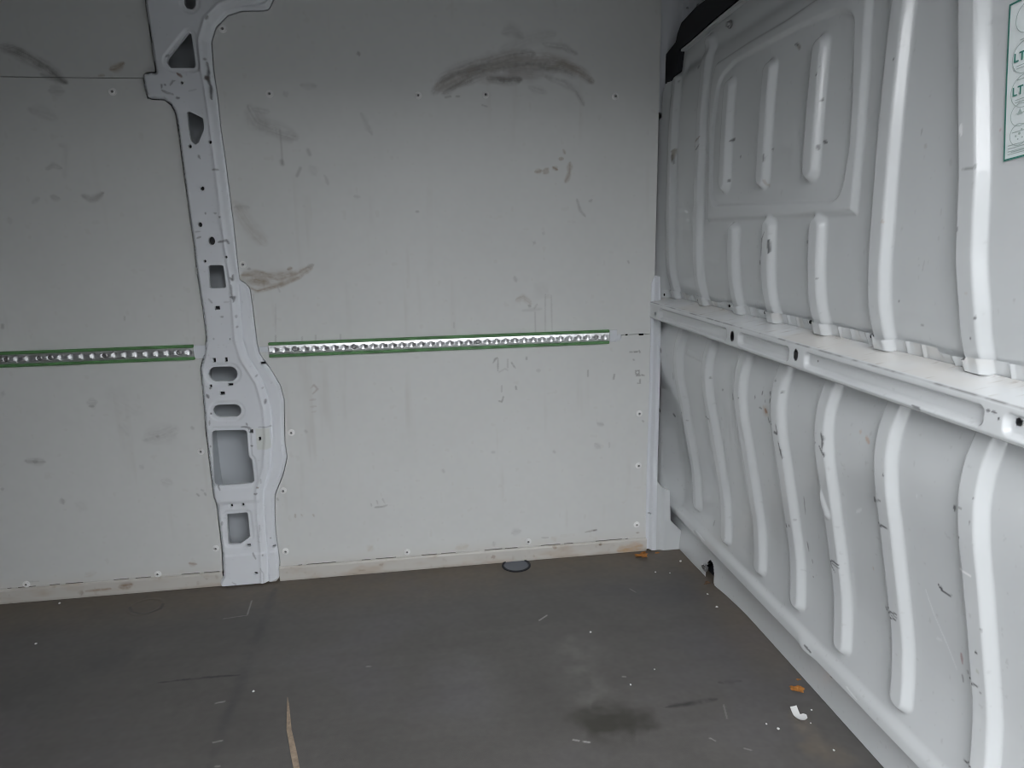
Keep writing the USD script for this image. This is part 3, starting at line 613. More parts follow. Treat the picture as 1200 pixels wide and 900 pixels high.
# ---------------------------------------------------------------- lashing tracks
def track(px0, px1, yc0, yc1, label, ends, screws, filler):
    a, b = W((px0, yc0), -0.006), W((px1, yc1), -0.006)
    z = b[1] if px0 < 0 else (a[1] + b[1]) / 2
    x0, x1 = a[0], b[0]
    t = thing("lashing_track", label, "lashing track")
    half, green = 0.0195, 0.0072
    plate = box(x0, z - half + green, x1, z + half - green)
    xs = np.arange(x1 - 0.012, x0 + 0.006, -0.0254)
    cuts = [Point(x, z).buffer(0.0078, quad_segs=6) for x in xs] + [box(x0 - .01, z - 0.0042, x1 - 0.012, z + 0.0042)]
    plate = plate - shapely.union_all(cuts)
    wav = lambda c: -0.0078 + 0.0024 * ((c[:, 1] - z) / (half - green)) ** 2
    put("slotted_face", wall_sheet(plate, 0.0022, wav, 0.0050), M_METAL, t, smooth=40)
    # channel floor, gently scalloped under every opening
    gx = np.linspace(x0, x1, int((x1 - x0) / 0.0018))
    gz = np.linspace(z - 0.010, z + 0.010, 12)
    X, Z = np.meshgrid(gx, gz)
    dy = -0.0030 + 0.0022 * np.cos((X - (x1 - 0.012)) / 0.0254 * 2 * np.pi) * np.cos((Z - z) / 0.010 * np.pi / 2)
    vv = np.stack([X.ravel(), dy.ravel(), Z.ravel()], 1)
    i, j = np.meshgrid(np.arange(len(gz) - 1), np.arange(len(gx) - 1), indexing="ij")
    q = (i * len(gx) + j).ravel()
    ff = np.vstack([np.stack([q, q + 1, q + len(gx) + 1], 1), np.stack([q, q + len(gx) + 1, q + len(gx)], 1)])
    put("channel_floor", (vv, ff), M_METAL, t, smooth=True)
    for s in (-1, 1):
        e0, e1 = z + s * (half - green), z + s * half
        put("edge_strip", box_mesh(x0, x1, -0.0095, 0.0, min(e0, e1), max(e0, e1), 0.0012), M_GREEN, t, label="green painted edge")
    for sx in screws:
        xx = xs[np.argmin(np.abs(xs - W((sx, yc0), -0.006)[0]))]
        put("track_screw", lathe([(0.0062, 0), (0.0062, 0.0015), (0.0040, 0.0030), (0.0022, 0.0030), (0.0020, 0.0012), (0, 0.0012)], loc=(xx, -0.0035, z)), M_METAL_DULL, t)
    for (fx0, fx1, fy0, fy1) in filler:
        p, q = W((fx0, fy1), -0.003), W((fx1, fy0), -0.003)
        put("end_plate", box_mesh(p[0], q[0], -0.0035, 0.0, p[1], q[1], 0.0006), M_PAINT, t, label="plain white end plate")
    return t


track(-260, 227.5, 435.2, 412.7, "short slotted metal lashing track with green edges, left of the pillar", None, [10, 51, 62, 122, 213], [(228.3, 243.5, 404.5, 420.5)])
track(315, 714, 410.1, 394.7, "long slotted metal lashing track with green edges, between pillar and bulkhead", None, [342, 418, 563, 701], [(714.6, 723, 386.6, 400.5), (722, 728, 392, 399), (304, 314, 406, 413)])

# ---------------------------------------------------------------- corner profile where the wall meets the bulkhead
cp = Polygon(W([(757, 643), (757.3, 600), (758.5, 540), (761, 470), (762.5, 400), (763.2, 360), (764, 332), (766.5, 325), (769, 323), (771.5, 324), (773, 360), (772.8, 400), (770.5, 500), (769, 560), (768.5, 600), (767.5, 643)], -0.004))
cl = np.array([[p[0], p[1]] for p in W([(757, 643), (757.3, 600), (758.5, 540), (761, 470), (762.5, 400), (763.2, 360), (764, 332)], -0.004)])


def corner_y(c):
    x0 = np.interp(c[:, 1], cl[:, 1], cl[:, 0])
    u = c[:, 0] - x0
    return -0.004 - 0.012 * sstep((u - 0.008) / 0.007) + 0.004 * sstep((u - 0.022) / 0.010) * (c[:, 1] < .75)


for q, a, b in [((761, 601.5), 2.4, 1.1), ((760.8, 406.3), 2.8, 1.0), ((757.8, 533), .9, 1.1)]:
    c = W(q, -0.006)
    cp = cp - box(c[0] - a * PX, c[1] - b * PX, c[0] + a * PX, c[1] + b * PX)
tr = put("trim_1", wall_sheet(cp, 0.0025, corner_y, 0.012), M_PAINT, smooth=40)
tag(tr, "bluish white upright corner profile between side wall and bulkhead", "corner profile", kind="structure")
# ---------------------------------------------------------------- bulkhead: pressed steel, upper and lower panel with ribs
LOW_END_Z = 0.186
FOLD = on_x((1000, 821), 0.089)[1]
lo_prof = PchipInterpolator([-0.02, FOLD - 0.012, FOLD, FOLD + 0.018, 0.155, 0.19, 0.286, 0.300, 0.375, 0.49, 0.575, 0.612, 0.645, 0.675, 0.70, 0.73],
                            [0.132, 0.1085, 0.0905, 0.0895, 0.0965, 0.0965, 0.0905, 0.0885, 0.0735, 0.049, 0.031, 0.0275, 0.0295, 0.0365, 0.044, 0.050])
up_prof = PchipInterpolator([0.72, 0.745, 0.765, 0.80, 0.84, 0.90, 1.08, 1.20, 1.30, 1.45, 1.6], [0.074, 0.072, 0.067, 0.055, 0.0465, 0.042, 0.0395, 0.041, 0.046, 0.058, 0.07])


def on_bulk(p, upper):
    """(y, z) on the bulkhead's pressed face."""
    prof = up_prof if upper else lo_prof
    p = np.atleast_2d(np.asarray(p, float))
    x = np.full(len(p), 0.05)
    for _ in range(12):
        r = sight(p)
        t = (x - EYE[0]) / r[:, 0]
        z = np.clip(EYE[2] + t * r[:, 2], 0.0, 1.58)
        x = 0.5 * x + 0.5 * np.clip(prof(z), 0, .15)
    t = (x - EYE[0]) / r[:, 0]
    return np.stack([EYE[1] + t * r[:, 1], EYE[2] + t * r[:, 2]], 1)


def hit(p, surf):
    """(y, z) where sight lines first meet the pressed surface, ribs included."""
    p = np.atleast_2d(np.asarray(p, float))
    r = sight(p)
    x = np.linspace(0.0, 0.16, 161)
    t = (x[None, :] - EYE[0]) / r[:, :1]
    yy, zz = EYE[1] + t * r[:, 1:2], EYE[2] + t * r[:, 2:3]
    sx = surf(np.stack([yy.ravel(), np.clip(zz.ravel(), 0.002, 1.59)], 1)).reshape(yy.shape)
    k = np.argmax(x[None, :] >= sx, 1)
    i = np.arange(len(p))
    return np.stack([yy[i, k], zz[i, k]], 1)


def paint_marks(P, marks, surf):
    flat = hit(np.vstack([np.asarray(m[0], float) for m in marks]), surf)
    n = 0
    for line, w, c, a in marks:
        q = flat[n:n + len(line)]
        n += len(line)
        D = float(np.mean(np.hypot(q[:, 0] - EYE[1], 0.72)))
        if np.abs(np.diff(q, axis=0)).max() > 0.08 and len(line) < 4:      # its two ends lie on different ribs
            q = q[:1] + [[0, 0], [0.001, -0.004]]
        P.stroke(q, w * D / FOCAL * 1.15, c, a, .6, .12)


Y0, Y1 = 0.27, -1.70
ys, y = [], Y0
while y > Y1:
    ys.append(y)
    y -= float(np.clip((y + 1.92) * 0.0017, 0.0013, 0.0032)) if y > -1.32 else 0.006
ys = np.array(ys + [Y1])
HR = 0.014


def rib_h(d, half=0.0115, run=0.0145, H=HR):
    return H * sstep((half + run - d) / run)


def grid_mesh(zs, xfun):
    Y, Z = np.meshgrid(ys, zs)
    x = xfun(np.stack([Y.ravel(), Z.ravel()], 1))
    v = np.stack([x, Y.ravel(), Z.ravel()], 1)
    ny = len(ys)
    i, j = np.meshgrid(np.arange(len(zs) - 1), np.arange(ny - 1), indexing="ij")
    q = (i * ny + j).ravel()
    cells = np.stack([q, q + 1, q + ny + 1, q + ny], 1)            # y falls along j, so this winds towards -x
    cen = np.stack([Y.ravel()[cells].mean(1), Z.ravel()[cells].mean(1)], 1)
    return v, cells, cen


def tris(c):
    return np.vstack([c[:, [0, 1, 2]], c[:, [0, 2, 3]]])


def split_put(v, cells, owner, tint, names, mat):
    """One surface handed out to its parts: owner gives each cell's part; normals are shared so that no seam shows."""
    n = vertex_normals(v, tris(cells[owner >= 0]))
    made = {}
    for k, (name, parent, label) in enumerate(names):
        c = cells[owner == k]
        if len(c) == 0:
            continue
        f = tris(c)
        u, inv = np.unique(f, return_inverse=True)
        made[k] = put(name, (v[u], inv.reshape(f.shape)), mat, made[parent] if isinstance(parent, int) else parent, normals=n[u], tint=tint[u], label=label)
    return made


BULK = thing("wall_right", "white pressed steel bulkhead with upright ribs across the front of the load space", "bulkhead", kind="structure")

# lower panel
RY = [-0.183, -0.364, -0.538, -0.697, -0.851, -1.012, -1.181, -1.35, -1.52]
LOW_END = [0.196, 0.178, 0.184, 0.186, 0.184, 0.183, 0.185, 0.185, 0.185]
lo_ribs = [np.array([(y + 0.018, 0.74), (y + 0.018, LOW_END[k] + 0.012)]) for k, y in enumerate(RY)]
lo_z = np.concatenate([np.arange(0.001, 0.06, 0.004), np.arange(0.06, 0.125, 0.002), np.arange(0.125, 0.72, 0.003)])
foot = PchipInterpolator([-1.7, -0.9, -0.42, -0.30, -0.237, -0.04, 0.1], [0.131, 0.131, 0.130, 0.122, 0.114, 0.106, 0.102])
emb = [smooth_poly(on_bulk([(806, 409), (825, 419), (823, 425), (803, 415)], False), 0.004), ]
dent_px = on_bulk([(966, 572), (977, 600)], False)


def lo_x(c):
    x = lo_prof(c[:, 1])
    k = sstep((FOLD - c[:, 1]) / max(FOLD, 1e-6))
    x = x + (foot(c[:, 0]) - 0.131) * k
    for r in lo_ribs:
        x = x - rib_h(np.where((np.abs(c[:, 0] - r[0, 0]) < 0.03), seg_dist(c, r), 1.0))
    for e in emb:
        d = shapely.distance(shapely.points(c), e.exterior)
        x = x + np.where(shapely.contains_xy(e, c[:, 0], c[:, 1]), -0.002 * sstep(d / 0.004), 0)
    x = x - np.maximum(x - 0.048, 0) * sstep((c[:, 0] + 0.07) / 0.13) * sstep((c[:, 1] - 0.10) / 0.09)
    x = x - 0.004 * rib_h(seg_dist(c, dent_px), .002, .012, 1.0)
    d1 = on_bulk([(957, 781)], False)[0]
    x = x - 0.006 * np.exp(-(((c[:, 0] - d1[0]) / 0.022) ** 2 + ((c[:, 1] - FOLD - .004) / 0.014) ** 2))
    # stiffening bead beside the corner
    return x


v, cells, cen = grid_mesh(lo_z, lo_x)
own = np.zeros(len(cells), int)
names = [("lower_panel", BULK, "lower half of the bulkhead, under the cross rail")]
for r in lo_ribs:
    own[seg_dist(cen, r) < 0.0262] = len(names)
    names.append(("rib", BULK, None))
notch = Polygon(on_x([(826, 690), (826.3, 668), (828, 658.5), (831, 656), (833.5, 660), (834.8, 668), (834.8, 690)], 0.110))
own[shapely.contains_xy(notch, cen[:, 0], cen[:, 1])] = -1
hc = on_x((964, 791.5), 0.096)
own[(((cen[:, 0] - hc[0]) / 0.0065) ** 2 + ((cen[:, 1] - hc[1]) / 0.0075) ** 2) < 1] = -1
uv = v[:, 1:]
P = Paint(uv, (0.615, 0.637, 0.645), 900)
fine, big = P.n(120, 12, 3), P.n(6, 13, 3)
P.c *= (0.97 + 0.06 * big)[:, None]
P.mix(0.20 * sstep((fine - 0.70) / 0.06), (0.3, 0.3, 0.3))
BX = 0.0016
lo_marks = [
    ([(897, 480), (899, 484)], 6, (.28, .09, .03), .9), ([(895, 478), (900, 486)], 11, (.45, .32, .22), .35), ([(900, 488), (902, 496)], 2, BLK, .6), ([(909, 497), (911, 508), (906, 506)], 2, BLK, .8), ([(912, 518), (917, 537)], 2.2, BLK, .8), ([(903, 494), (904, 497)], 2.5, BLK, .8), ([(907, 506), (911, 509)], 2, BLK, .8),
    ([(885, 464), (885, 467)], 2, BLK, .7), ([(894, 458), (893, 463)], 1.8, BLK, .7), ([(903, 459), (903, 463)], 2, BLK, .7), ([(903, 467), (902, 472)], 1.8, BLK, .6), ([(897, 468), (897, 472)], 1.8, BLK, .6), ([(918, 459), (919, 460)], 3, BLK, .7), ([(865, 466), (866, 467)], 2, BLK, .6), ([(890, 477), (893, 479)], 2, BLK, .5), ([(908, 445), (910, 447)], 2, BLK, .5),
    ([(846, 457), (848, 457)], 2, BLK, .5), ([(859, 461), (859.5, 469)], 2, BLK, .6), ([(833, 442), (834, 443)], 2.2, BLK, .6), ([(827, 488), (831, 491), (832, 495)], 2, BLK, .5), ([(789, 485), (792, 488)], 3, BLK, .75), ([(774, 408), (775, 413)], 3, BLK, .8), ([(773, 479), (774, 483)], 3, BLK, .8), ([(799, 483), (799, 484)], 2, BLK, .5), ([(789, 437), (789, 445)], 2, BLK, .35), ([(806, 492), (806, 493)], 2, BLK, .35),
    ([(962, 507), (964, 518), (963, 526)], 2.6, BLK, .85), ([(964, 510), (964, 516)], 4, BLK, .6), ([(955, 518), (955, 520)], 3, BLK, .75), ([(960, 522), (966, 534)], 2.2, BLK, .7), ([(965, 530), (966, 535)], 2.2, BLK, .7), ([(1015, 512), (1019, 519)], 4, (.55, .36, .25), .7), ([(1008, 505), (1010, 507)], 4, (.55, .40, .3), .5), ([(942, 582), (944, 602)], 2, BLK, .4),
    ([(1035, 555), (1035, 558)], 2.4, BLK, .7), ([(1025, 582), (1026, 588)], 2.4, BLK, .8), ([(1027, 586), (1032, 587)], 2, BLK, .6), ([(1029, 613), (1034, 616), (1041, 621)], 2.4, BLK, .9), ([(1119, 592), (1119, 598)], 3.2, BLK, .85), ([(1123, 594), (1127, 596)], 2, BLK, .5), ([(1136, 612), (1137, 613)], 3, BLK, .8), ([(1123, 629), (1124, 631)], 3, BLK, .8), ([(1140, 583), (1141, 584)], 2, BLK, .6),
    ([(1100, 685), (1104, 691), (1110, 696), (1117, 699)], 2.4, BLK, .9), ([(1101, 687), (1105, 692)], 3.5, BLK, .8), ([(973, 657), (977, 658), (983, 663)], 2, BLK, .9), ([(973, 657), (975, 664), (979, 671)], 1.8, BLK, .8), ([(975, 660), (983, 666)], 1.8, BLK, .6), ([(921, 613), (922, 618)], 2.2, BLK, .8), ([(925, 615), (925, 617)], 2, BLK, .7), ([(946, 635), (948, 646)], 2, BLK, .6), ([(952, 656), (953, 660)], 2, BLK, .5), ([(953, 675), (954, 677)], 2, BLK, .5), ([(932, 609), (934, 610)], 2, BLK, .4),
    ([(1038, 710), (1040, 716)], 2, BLK, .7), ([(1041, 712), (1051, 720)], 2, BLK, .9), ([(1041, 718), (1051, 727)], 2, BLK, .9), ([(1044, 721), (1052, 724)], 2, BLK, .6), ([(1127, 765), (1128, 778)], 3, (.35, .2, .2), .6), ([(1143, 763), (1145, 766)], 4, BLK, .9), ([(1136, 794), (1148, 805)], 2, BLK, .85), ([(1134, 785), (1135, 790)], 2, BLK, .4), ([(1145, 785), (1147, 790)], 4, (.4, .42, .35), .5), ([(1128, 790), (1129, 800)], 2.4, BLK, .5),
    ([(1129, 888), (1133, 893), (1139, 899)], 2.4, BLK, .9), ([(943, 755), (951, 765)], 2.2, BLK, .85), ([(836, 616), (838, 610)], 2, BLK, .3), ([(813, 622), (822, 634)], 4, (.3, .3, .31), .5), ([(816, 622), (826, 634)], 2, (.85, .87, .88), .5), ([(1023, 664), (1024, 668)], 2, (.5, .38, .3), .5), ([(1149, 737), (1151, 740)], 2, BLK, .5), ([(1149, 811), (1149, 813)], 2, BLK, .6),
    ([(1075, 580), (1080, 640), (1088, 680)], 1.6, (.82, .84, .85), .5), ([(1085, 690), (1095, 720), (1110, 755), (1122, 785)], 1.8, (.82, .84, .85), .5), ([(1125, 667), (1130, 670), (1138, 675)], 2.2, (.9, .9, .9), .9), ([(1004, 600), (1010, 597)], 3, (.85, .86, .87), .5), ([(1098, 748), (1104, 750)], 3, (.82, .84, .85), .4), ([(992, 805), (1004, 820)], 2.5, (.85, .87, .88), .6)]
paint_marks(P, lo_marks, lo_x)
lo_made = split_put(v, cells, own, P.c, names, M_BULK)

# upper panel
SEAL_IN = [(785, 109), (786.7, 98), (797.5, 83), (799, 57), (811.7, 46.7), (840, 21.7), (866.7, 0)]
SEAL_OUT = [(778, 111), (783.7, 64), (795, 50), (797, 40), (801.7, 27.5), (818, 10), (831, 0)]
si, so = on_x(SEAL_IN, 0.045), on_x(SEAL_OUT, 0.045)
slope = (si[-1] - si[-2]) / np.linalg.norm(si[-1] - si[-2])
tz = min(si[-1][1] + 0.12, 1.66)
top_line = np.vstack([si, [si[-1] + slope * 0.18], [(-1.0, tz + 0.02)], [(-1.75, tz + 0.02)]])
left_line = on_x([(770, 380), (770, 280), (771.7, 180), (775.8, 155), (784, 138), (785, 109)], 0.045)
up_outline = Polygon(np.vstack([[(-1.75, 0.70)], [(0.25, 0.70)], np.minimum(left_line, [0.25, 9]), top_line])).buffer(0)
UB = lambda p: on_bulk(p, True)


def rib_path(px, up_z=None):
    q = on_bulk(px, True)
    q[:, 0] += 0.018
    return q


up_ribs = [
    np.array([(-0.047, 1.31), (-0.047, 0.73)]), np.array([(-0.231, 1.36), (-0.231, 0.73)]),
    np.array([(-0.425, 0.935), (-0.425, 0.73)]), np.array([(-0.579, 0.945), (-0.579, 0.73)]), np.array([(-0.749, 0.945), (-0.749, 0.73)]),
    np.array([(-0.919, 1.60), (-0.919, 0.73)]),
    np.vstack([rib_path([(1157, -60), (1157, 0), (1157, 100), (1157.5, 200), (1153, 300)])[:, :], [(-1.106, 0.84), (-1.106, 0.73)]]),
    np.array([(-1.33, 1.62), (-1.30, 0.73)]), np.array([(-1.52, 1.62), (-1.50, 0.73)])]
wr = [UB([(858, 97), (859, 160), (860, 219)]), UB([(908, 75), (906, 150), (903, 214)]), UB([(971, 46), (966, 130), (962, 205)])]
win_ribs = [np.array([(q[1][0] + 0.018, q[0][1] - 0.012), (q[1][0] + 0.018, q[2][1] + 0.012)]) for q in wr]
win_out = Polygon(UB([(832, 258), (1004, 249), (1012, 160), (1018, 80), (1022, 0), (1024, -45), (1000, -28), (923, 25), (880, 50), (842, 75), (836, 100), (833, 180)]))
win_in = smooth_poly(UB([(836, 241), (990, 236), (1000, 170), (1004, 100), (1007, 14), (985, 12), (935, 33), (864, 72), (846, 92), (838, 150), (836, 200)]), 0.035)
shapely.prepare(win_out)
shapely.prepare(win_in)
groove = on_x([(806.7, 76.7), (834, 56), (920, -1)], 0.052)
groove = np.vstack([groove, groove[-1] + (groove[-1] - groove[-2]) * 2])


def up_x(c):
    x = up_prof(c[:, 1])
    for r in up_ribs:
        k = np.abs(c[:, 0] - r[:, 0].mean()) < 0.12
        d = np.full(len(c), 1.0)
        d[k] = seg_dist(c[k], r)
        x = x - rib_h(d)
    pt = shapely.points(c)
    so_ = np.where(shapely.contains_xy(win_out, c[:, 0], c[:, 1]), 1, -1) * shapely.distance(pt, win_out.exterior)
    si_ = np.where(shapely.contains_xy(win_in, c[:, 0], c[:, 1]), 1, -1) * shapely.distance(pt, win_in.exterior)
    x = x - 0.0085 * sstep((so_ + 0.006) / 0.012) + 0.0060 * sstep((si_ + 0.003) / 0.007)
    for r in win_ribs:
        d = seg_dist(c, r)
        x = x - rib_h(d, H=0.013)
    x = x - np.maximum(x - 0.020, 0) * sstep((c[:, 0] + 0.04) / 0.07)
    x = x + 0.007 * np.exp(-(seg_dist(c, groove) / 0.016) ** 2)
    return x


up_z = np.concatenate([np.arange(0.735, 1.62, 0.003)])
v, cells, cen = grid_mesh(up_z, up_x)
own = np.zeros(len(cells), int)
names = [("upper_panel", BULK, "upper half of the bulkhead, above the cross rail")]
own[shapely.contains_xy(win_out.buffer(0.006), cen[:, 0], cen[:, 1])] = 1
names.append(("window_blank", BULK, "raised rounded-rectangle field pressed where a window would be"))
for r in up_ribs:
    own[seg_dist(cen, r) < 0.0262] = len(names)
    names.append(("rib", BULK, None))
for r in win_ribs:
    own[seg_dist(cen, r) < 0.0262] = len(names)
    names.append(("short_rib", 1, None))
own[~shapely.contains_xy(up_outline, cen[:, 0], cen[:, 1])] = -1
uv = v[:, 1:]
P = Paint(uv, (0.615, 0.637, 0.645), 1400)
fine, big = P.n(120, 14, 3), P.n(6, 15, 3)
P.c *= (0.97 + 0.06 * big)[:, None]
P.mix(0.18 * sstep((fine - 0.71) / 0.06), (0.3, 0.3, 0.3))
P.mix(0.35 * sstep((0.775 - uv[:, 1]) / 0.02) * (0.3 + big), (0.55, 0.50, 0.43))
up_marks = [
        ([(788, 178), (792, 176), (790, 184), (788, 188)], 3, (.2, .15, .1), .7), ([(789, 182), (791, 192)], 2, BLK, .5), ([(814, 172), (815, 166), (820, 160)], 2, (.2, .15, .1), .7), ([(815, 176), (819, 170)], 2, BLK, .55), ([(858, 165), (862, 163)], 2.6, BLK, .85), ([(855, 210), (856, 214)], 1.8, BLK, .7), ([(895, 180), (895.5, 190)], 1.6, BLK, .6),
        ([(905, 175), (908, 175)], 1.6, BLK, .5), ([(895, 210), (898, 216), (903, 218)], 2, (.35, .3, .25), .5), ([(868, 183), (869, 184)], 2.4, BLK, .6), ([(935, 53), (938, 56)], 4, (.25, .22, .2), .7), ([(932, 52), (936, 52)], 2, BLK, .6), ([(963, 118), (966, 116)], 2, BLK, .7), ([(965.5, 166), (970, 167)], 2.8, BLK, .9), ([(957, 86), (957, 88)], 3, BLK, .7), ([(960, 170), (960, 175)], 2, BLK, .6), ([(962, 77), (964, 77)], 2, BLK, .4),
        ([(901, 281), (901, 297)], 2.2, BLK, .8), ([(896, 272), (893, 280), (892, 300)], 1.8, BLK, .5), ([(891, 305), (891, 310)], 2.4, BLK, .6), ([(1084, 170), (1086, 174)], 3, (.4, .38, .36), .5), ([(1081, 150), (1080, 158)], 1.6, BLK, .3), ([(1125, 200), (1140, 197), (1143, 194), (1143, 199)], 1.6, BLK, .5), ([(1126, 146), (1127, 158)], 3.4, (.92, .93, .93), .9), ([(1141, 372), (1144, 373)], 3.2, BLK, .9),
        ([(1137, 397), (1139, 397)], 2.2, BLK, .7), ([(1053, 353), (1054, 352)], 2.4, BLK, .6), ([(1080, 381), (1083, 381)], 2, BLK, .5), ([(1081, 318), (1084, 306)], 1.5, (.4, .4, .4), .4), ([(1047, 69), (1048, 70)], 2, BLK, .6), ([(962, 366), (963, 366)], 2, BLK, .6), ([(1035, 258), (1036, 262)], 3, (.5, .45, .4), .6), ([(956, 326), (959, 327)], 1.6, BLK, .5), ([(1122, 266), (1122, 272)], 2, BLK, .6), ([(818, 79), (820, 78)], 3, BLK, .5), ([(795, 95), (796, 96)], 3, BLK, .5),
        ([(1187, 353), (1190, 352)], 2, (.4, .4, .4), .4), ([(1130, 345), (1134, 344)], 2, (.5, .45, .42), .4), ([(945, 283), (947, 286)], 2, BLK, .6), ([(1171, 50), (1172, 51)], 2, (.3, .3, .3), .5), ([(1172, 152), (1173, 153)], 2.5, (.5, .3, .3), .5)]
paint_marks(P, up_marks, up_x)
up_made = split_put(v, cells, own, P.c, names, M_BULK)

put("cab_side", box_mesh(CAB_X, CAB_X + 0.02, FRONT_Y - 0.06, SKIN_Y + 0.02, -0.04, ROOF_Z), M_SHELL, BULK, smooth=False)
# foot of the bulkhead against the corner profile
gp = Polygon(W([(767.5, 644.5), (767.5, 560), (776, 572), (784, 574), (785, 609), (795, 619), (804, 627), (804, 651), (785, 648.5)], -0.006))
gy = lambda c: -0.006 - 0.006 * sstep((c[:, 0] - W((774, 600), -.006)[0]) / 0.012) + 0.012 * sstep((c[:, 0] - W((797, 600), -.006)[0]) / 0.02)
put("corner_foot", wall_sheet(gp.buffer(0), 0.003, gy, 0.03), painted("bulkhead_plain", (0.615, 0.637, 0.645), 0.3, 0.5), BULK, smooth=40)
M_BPL = UsdShade.Material.Get(stage, "/World/Looks/bulkhead_plain")
lip = LineString(np.vstack([si[3:] + [-0.010, -0.006], [si[-1] + slope * 0.2 + [-0.010, -0.006]]])).buffer(0.0028)
lm = trimesh.creation.extrude_polygon(lip, 0.012, engine="earcut")
lm.apply_transform(np.array([[0, 0, -1, 0.052], [1, 0, 0, 0], [0, 1, 0, 0], [0, 0, 0, 1.0]]))
lm.fix_normals()
put("flange_lip", lm, M_BPL, BULK, smooth=False)
# bolt on the upper flange
bq = on_x((853, 28.5), 0.045)
put("bolt", lathe([(0.009, 0), (0.009, 0.003), (0.006, 0.004), (0.0055, 0.009), (0, 0.0095)], axis=(-1, 0, 0), loc=(up_prof(bq[1]) - 0.001, bq[0], bq[1]), n=12), M_METAL_DULL, BULK)

# ---------------------------------------------------------------- cross rail
sec = np.array([(0.052, 0.699), (0.030, 0.6995), (0.006, 0.7005), (0.0015, 0.7025), (0.0, 0.7065)])
front = np.stack([np.zeros(22), np.linspace(0.708, 0.742, 22)], 1)
top_ = np.array([(0.0, 0.7435), (0.001, 0.7460), (0.0035, 0.7475), (0.006, 0.7480), (0.02, 0.7505), (0.035, 0.7530), (0.050, 0.7555), (0.0585, 0.7575), (0.062, 0.760)])
prof = np.vstack([sec, front, top_])
ry = ys[(ys < 0.004)]
RAIL_REC = [((772, 372), (851, 394)), ((865, 397), (924, 415.5)), ((942, 420), (1152, 489)), ((1175, 496), (1290, 533))]
RAIL_HOLE = [((858, 394), 0.0095, 0.0105), ((932.6, 416), 0.0070, 0.0105), ((1186.6, 495.6), 0.0050, 0.0050), ((768, 367.5), 0.006, 0.005)]
rec = [(on_x(a, 0.0)[0], on_x(b, 0.0)[0]) for a, b in RAIL_REC]
hol = [(on_x(q, 0.0), a, b) for q, a, b in RAIL_HOLE]
nY, nS = len(ry), len(prof)
Yg, Sg = np.meshgrid(ry, np.arange(nS))
X = prof[Sg.ravel(), 0].copy()
Z = prof[Sg.ravel(), 1].copy()
Yf = Yg.ravel()
isf = (Z > 0.703) & (Z < 0.746) & (X < 0.003)
ZC, HH = 0.7230, 0.0140
for a, b in rec:
    cy, half = (a + b) / 2, abs(a - b) / 2
    qx, qz = np.abs(Yf - cy) - (half - 0.010), np.abs(Z - ZC) - (HH - 0.010)
    sd = np.hypot(np.maximum(qx, 0), np.maximum(qz, 0)) + np.minimum(np.maximum(qx, qz), 0) - 0.010
    X = X + np.where(isf, 0.0085 * sstep((0.001 - sd) / 0.0065), 0)
X += np.where(Z > 0.7485, 0, 0)
v = np.stack([X, Yf, Z], 1)
i, j = np.meshgrid(np.arange(nS - 1), np.arange(nY - 1), indexing="ij")
q = (i * nY + j).ravel()
cells = np.stack([q, q + 1, q + nY + 1, q + nY], 1)
cen = v[cells].mean(1)
keep = np.ones(len(cells), bool)
for c, a, b in hol:
    keep &= (((cen[:, 1] - c[0]) / a) ** 2 + ((cen[:, 2] - c[1]) / b) ** 2 > 1) | (cen[:, 0] > 0.012)
P = Paint(np.stack([v[:, 1], v[:, 0] + v[:, 2]], 1), (0.66, 0.68, 0.69), 1900)
fine, big = P.n(110, 21, 3), P.n(9, 22, 3)
ledge = (Z > 0.7478)
P.mix(0.5 * ledge * sstep((big - .35) / .3), (0.62, 0.57, 0.50))
P.mix(0.5 * ledge * sstep((fine - .62) / .1), (0.35, 0.30, 0.25))
P.mix(0.15 * sstep((fine - 0.70) / 0.06), (0.3, 0.3, 0.3))
edge = np.exp(-((Z - 0.7462) / 0.0009) ** 2) * (0.35 + 0.65 * sstep((P.n((45, 0.01), 23, 3) - 0.42) / 0.2))
P.mix(0.75 * edge, (0.10, 0.09, 0.085))
RAILP = [(843, 378), (852, 372), (866, 381), (878, 380), (855, 383), (840, 372)]
RZ = lambda p: np.stack([on_x(p, 0.015)[..., 0], np.full(len(p), 0.015 + 0.749)], 1)
for line, w in [([(843, 379), (848, 376)], 3), ([(862, 381), (870, 382)], 3), ([(876, 381), (879, 380)], 2.5), ([(868, 377), (872, 378)], 2.5)]:
    P.stroke(RZ(np.array(line, float)), w * 0.0022, (.22, .14, .09), .8, .8, .3)
FZ = lambda p: on_x(p, 0.0)
for line, w in [([(849, 393), (850, 397)], 2), ([(866, 410), (869, 411)], 2.4), ([(877, 413), (882, 415)], 2.2), ([(1156, 481), (1160, 481)], 2.4), ([(1162, 482), (1168, 484)], 1.8), ([(1170, 490), (1171, 491)], 3), ([(1068, 474), (1078, 479)], 2.4), ([(953, 417), (954, 418)], 2.2)]:
    qq = FZ(np.array(line, float))
    P.stroke(qq, w * 0.0014, BLK, .8, .7, .2)
rail = thing("cross_rail", "white pressed cross rail with long recesses and round holes, running along the bulkhead", "rail")
nrm = vertex_normals(v, tris(cells))
cells = cells[keep]
u, inv = np.unique(tris(cells), return_inverse=True)
put("rail_channel", (v[u], inv.reshape(-1, 3)), M_BULK, rail, normals=nrm[u], tint=P.c[u], label="folded channel with a flat dirty ledge on top")
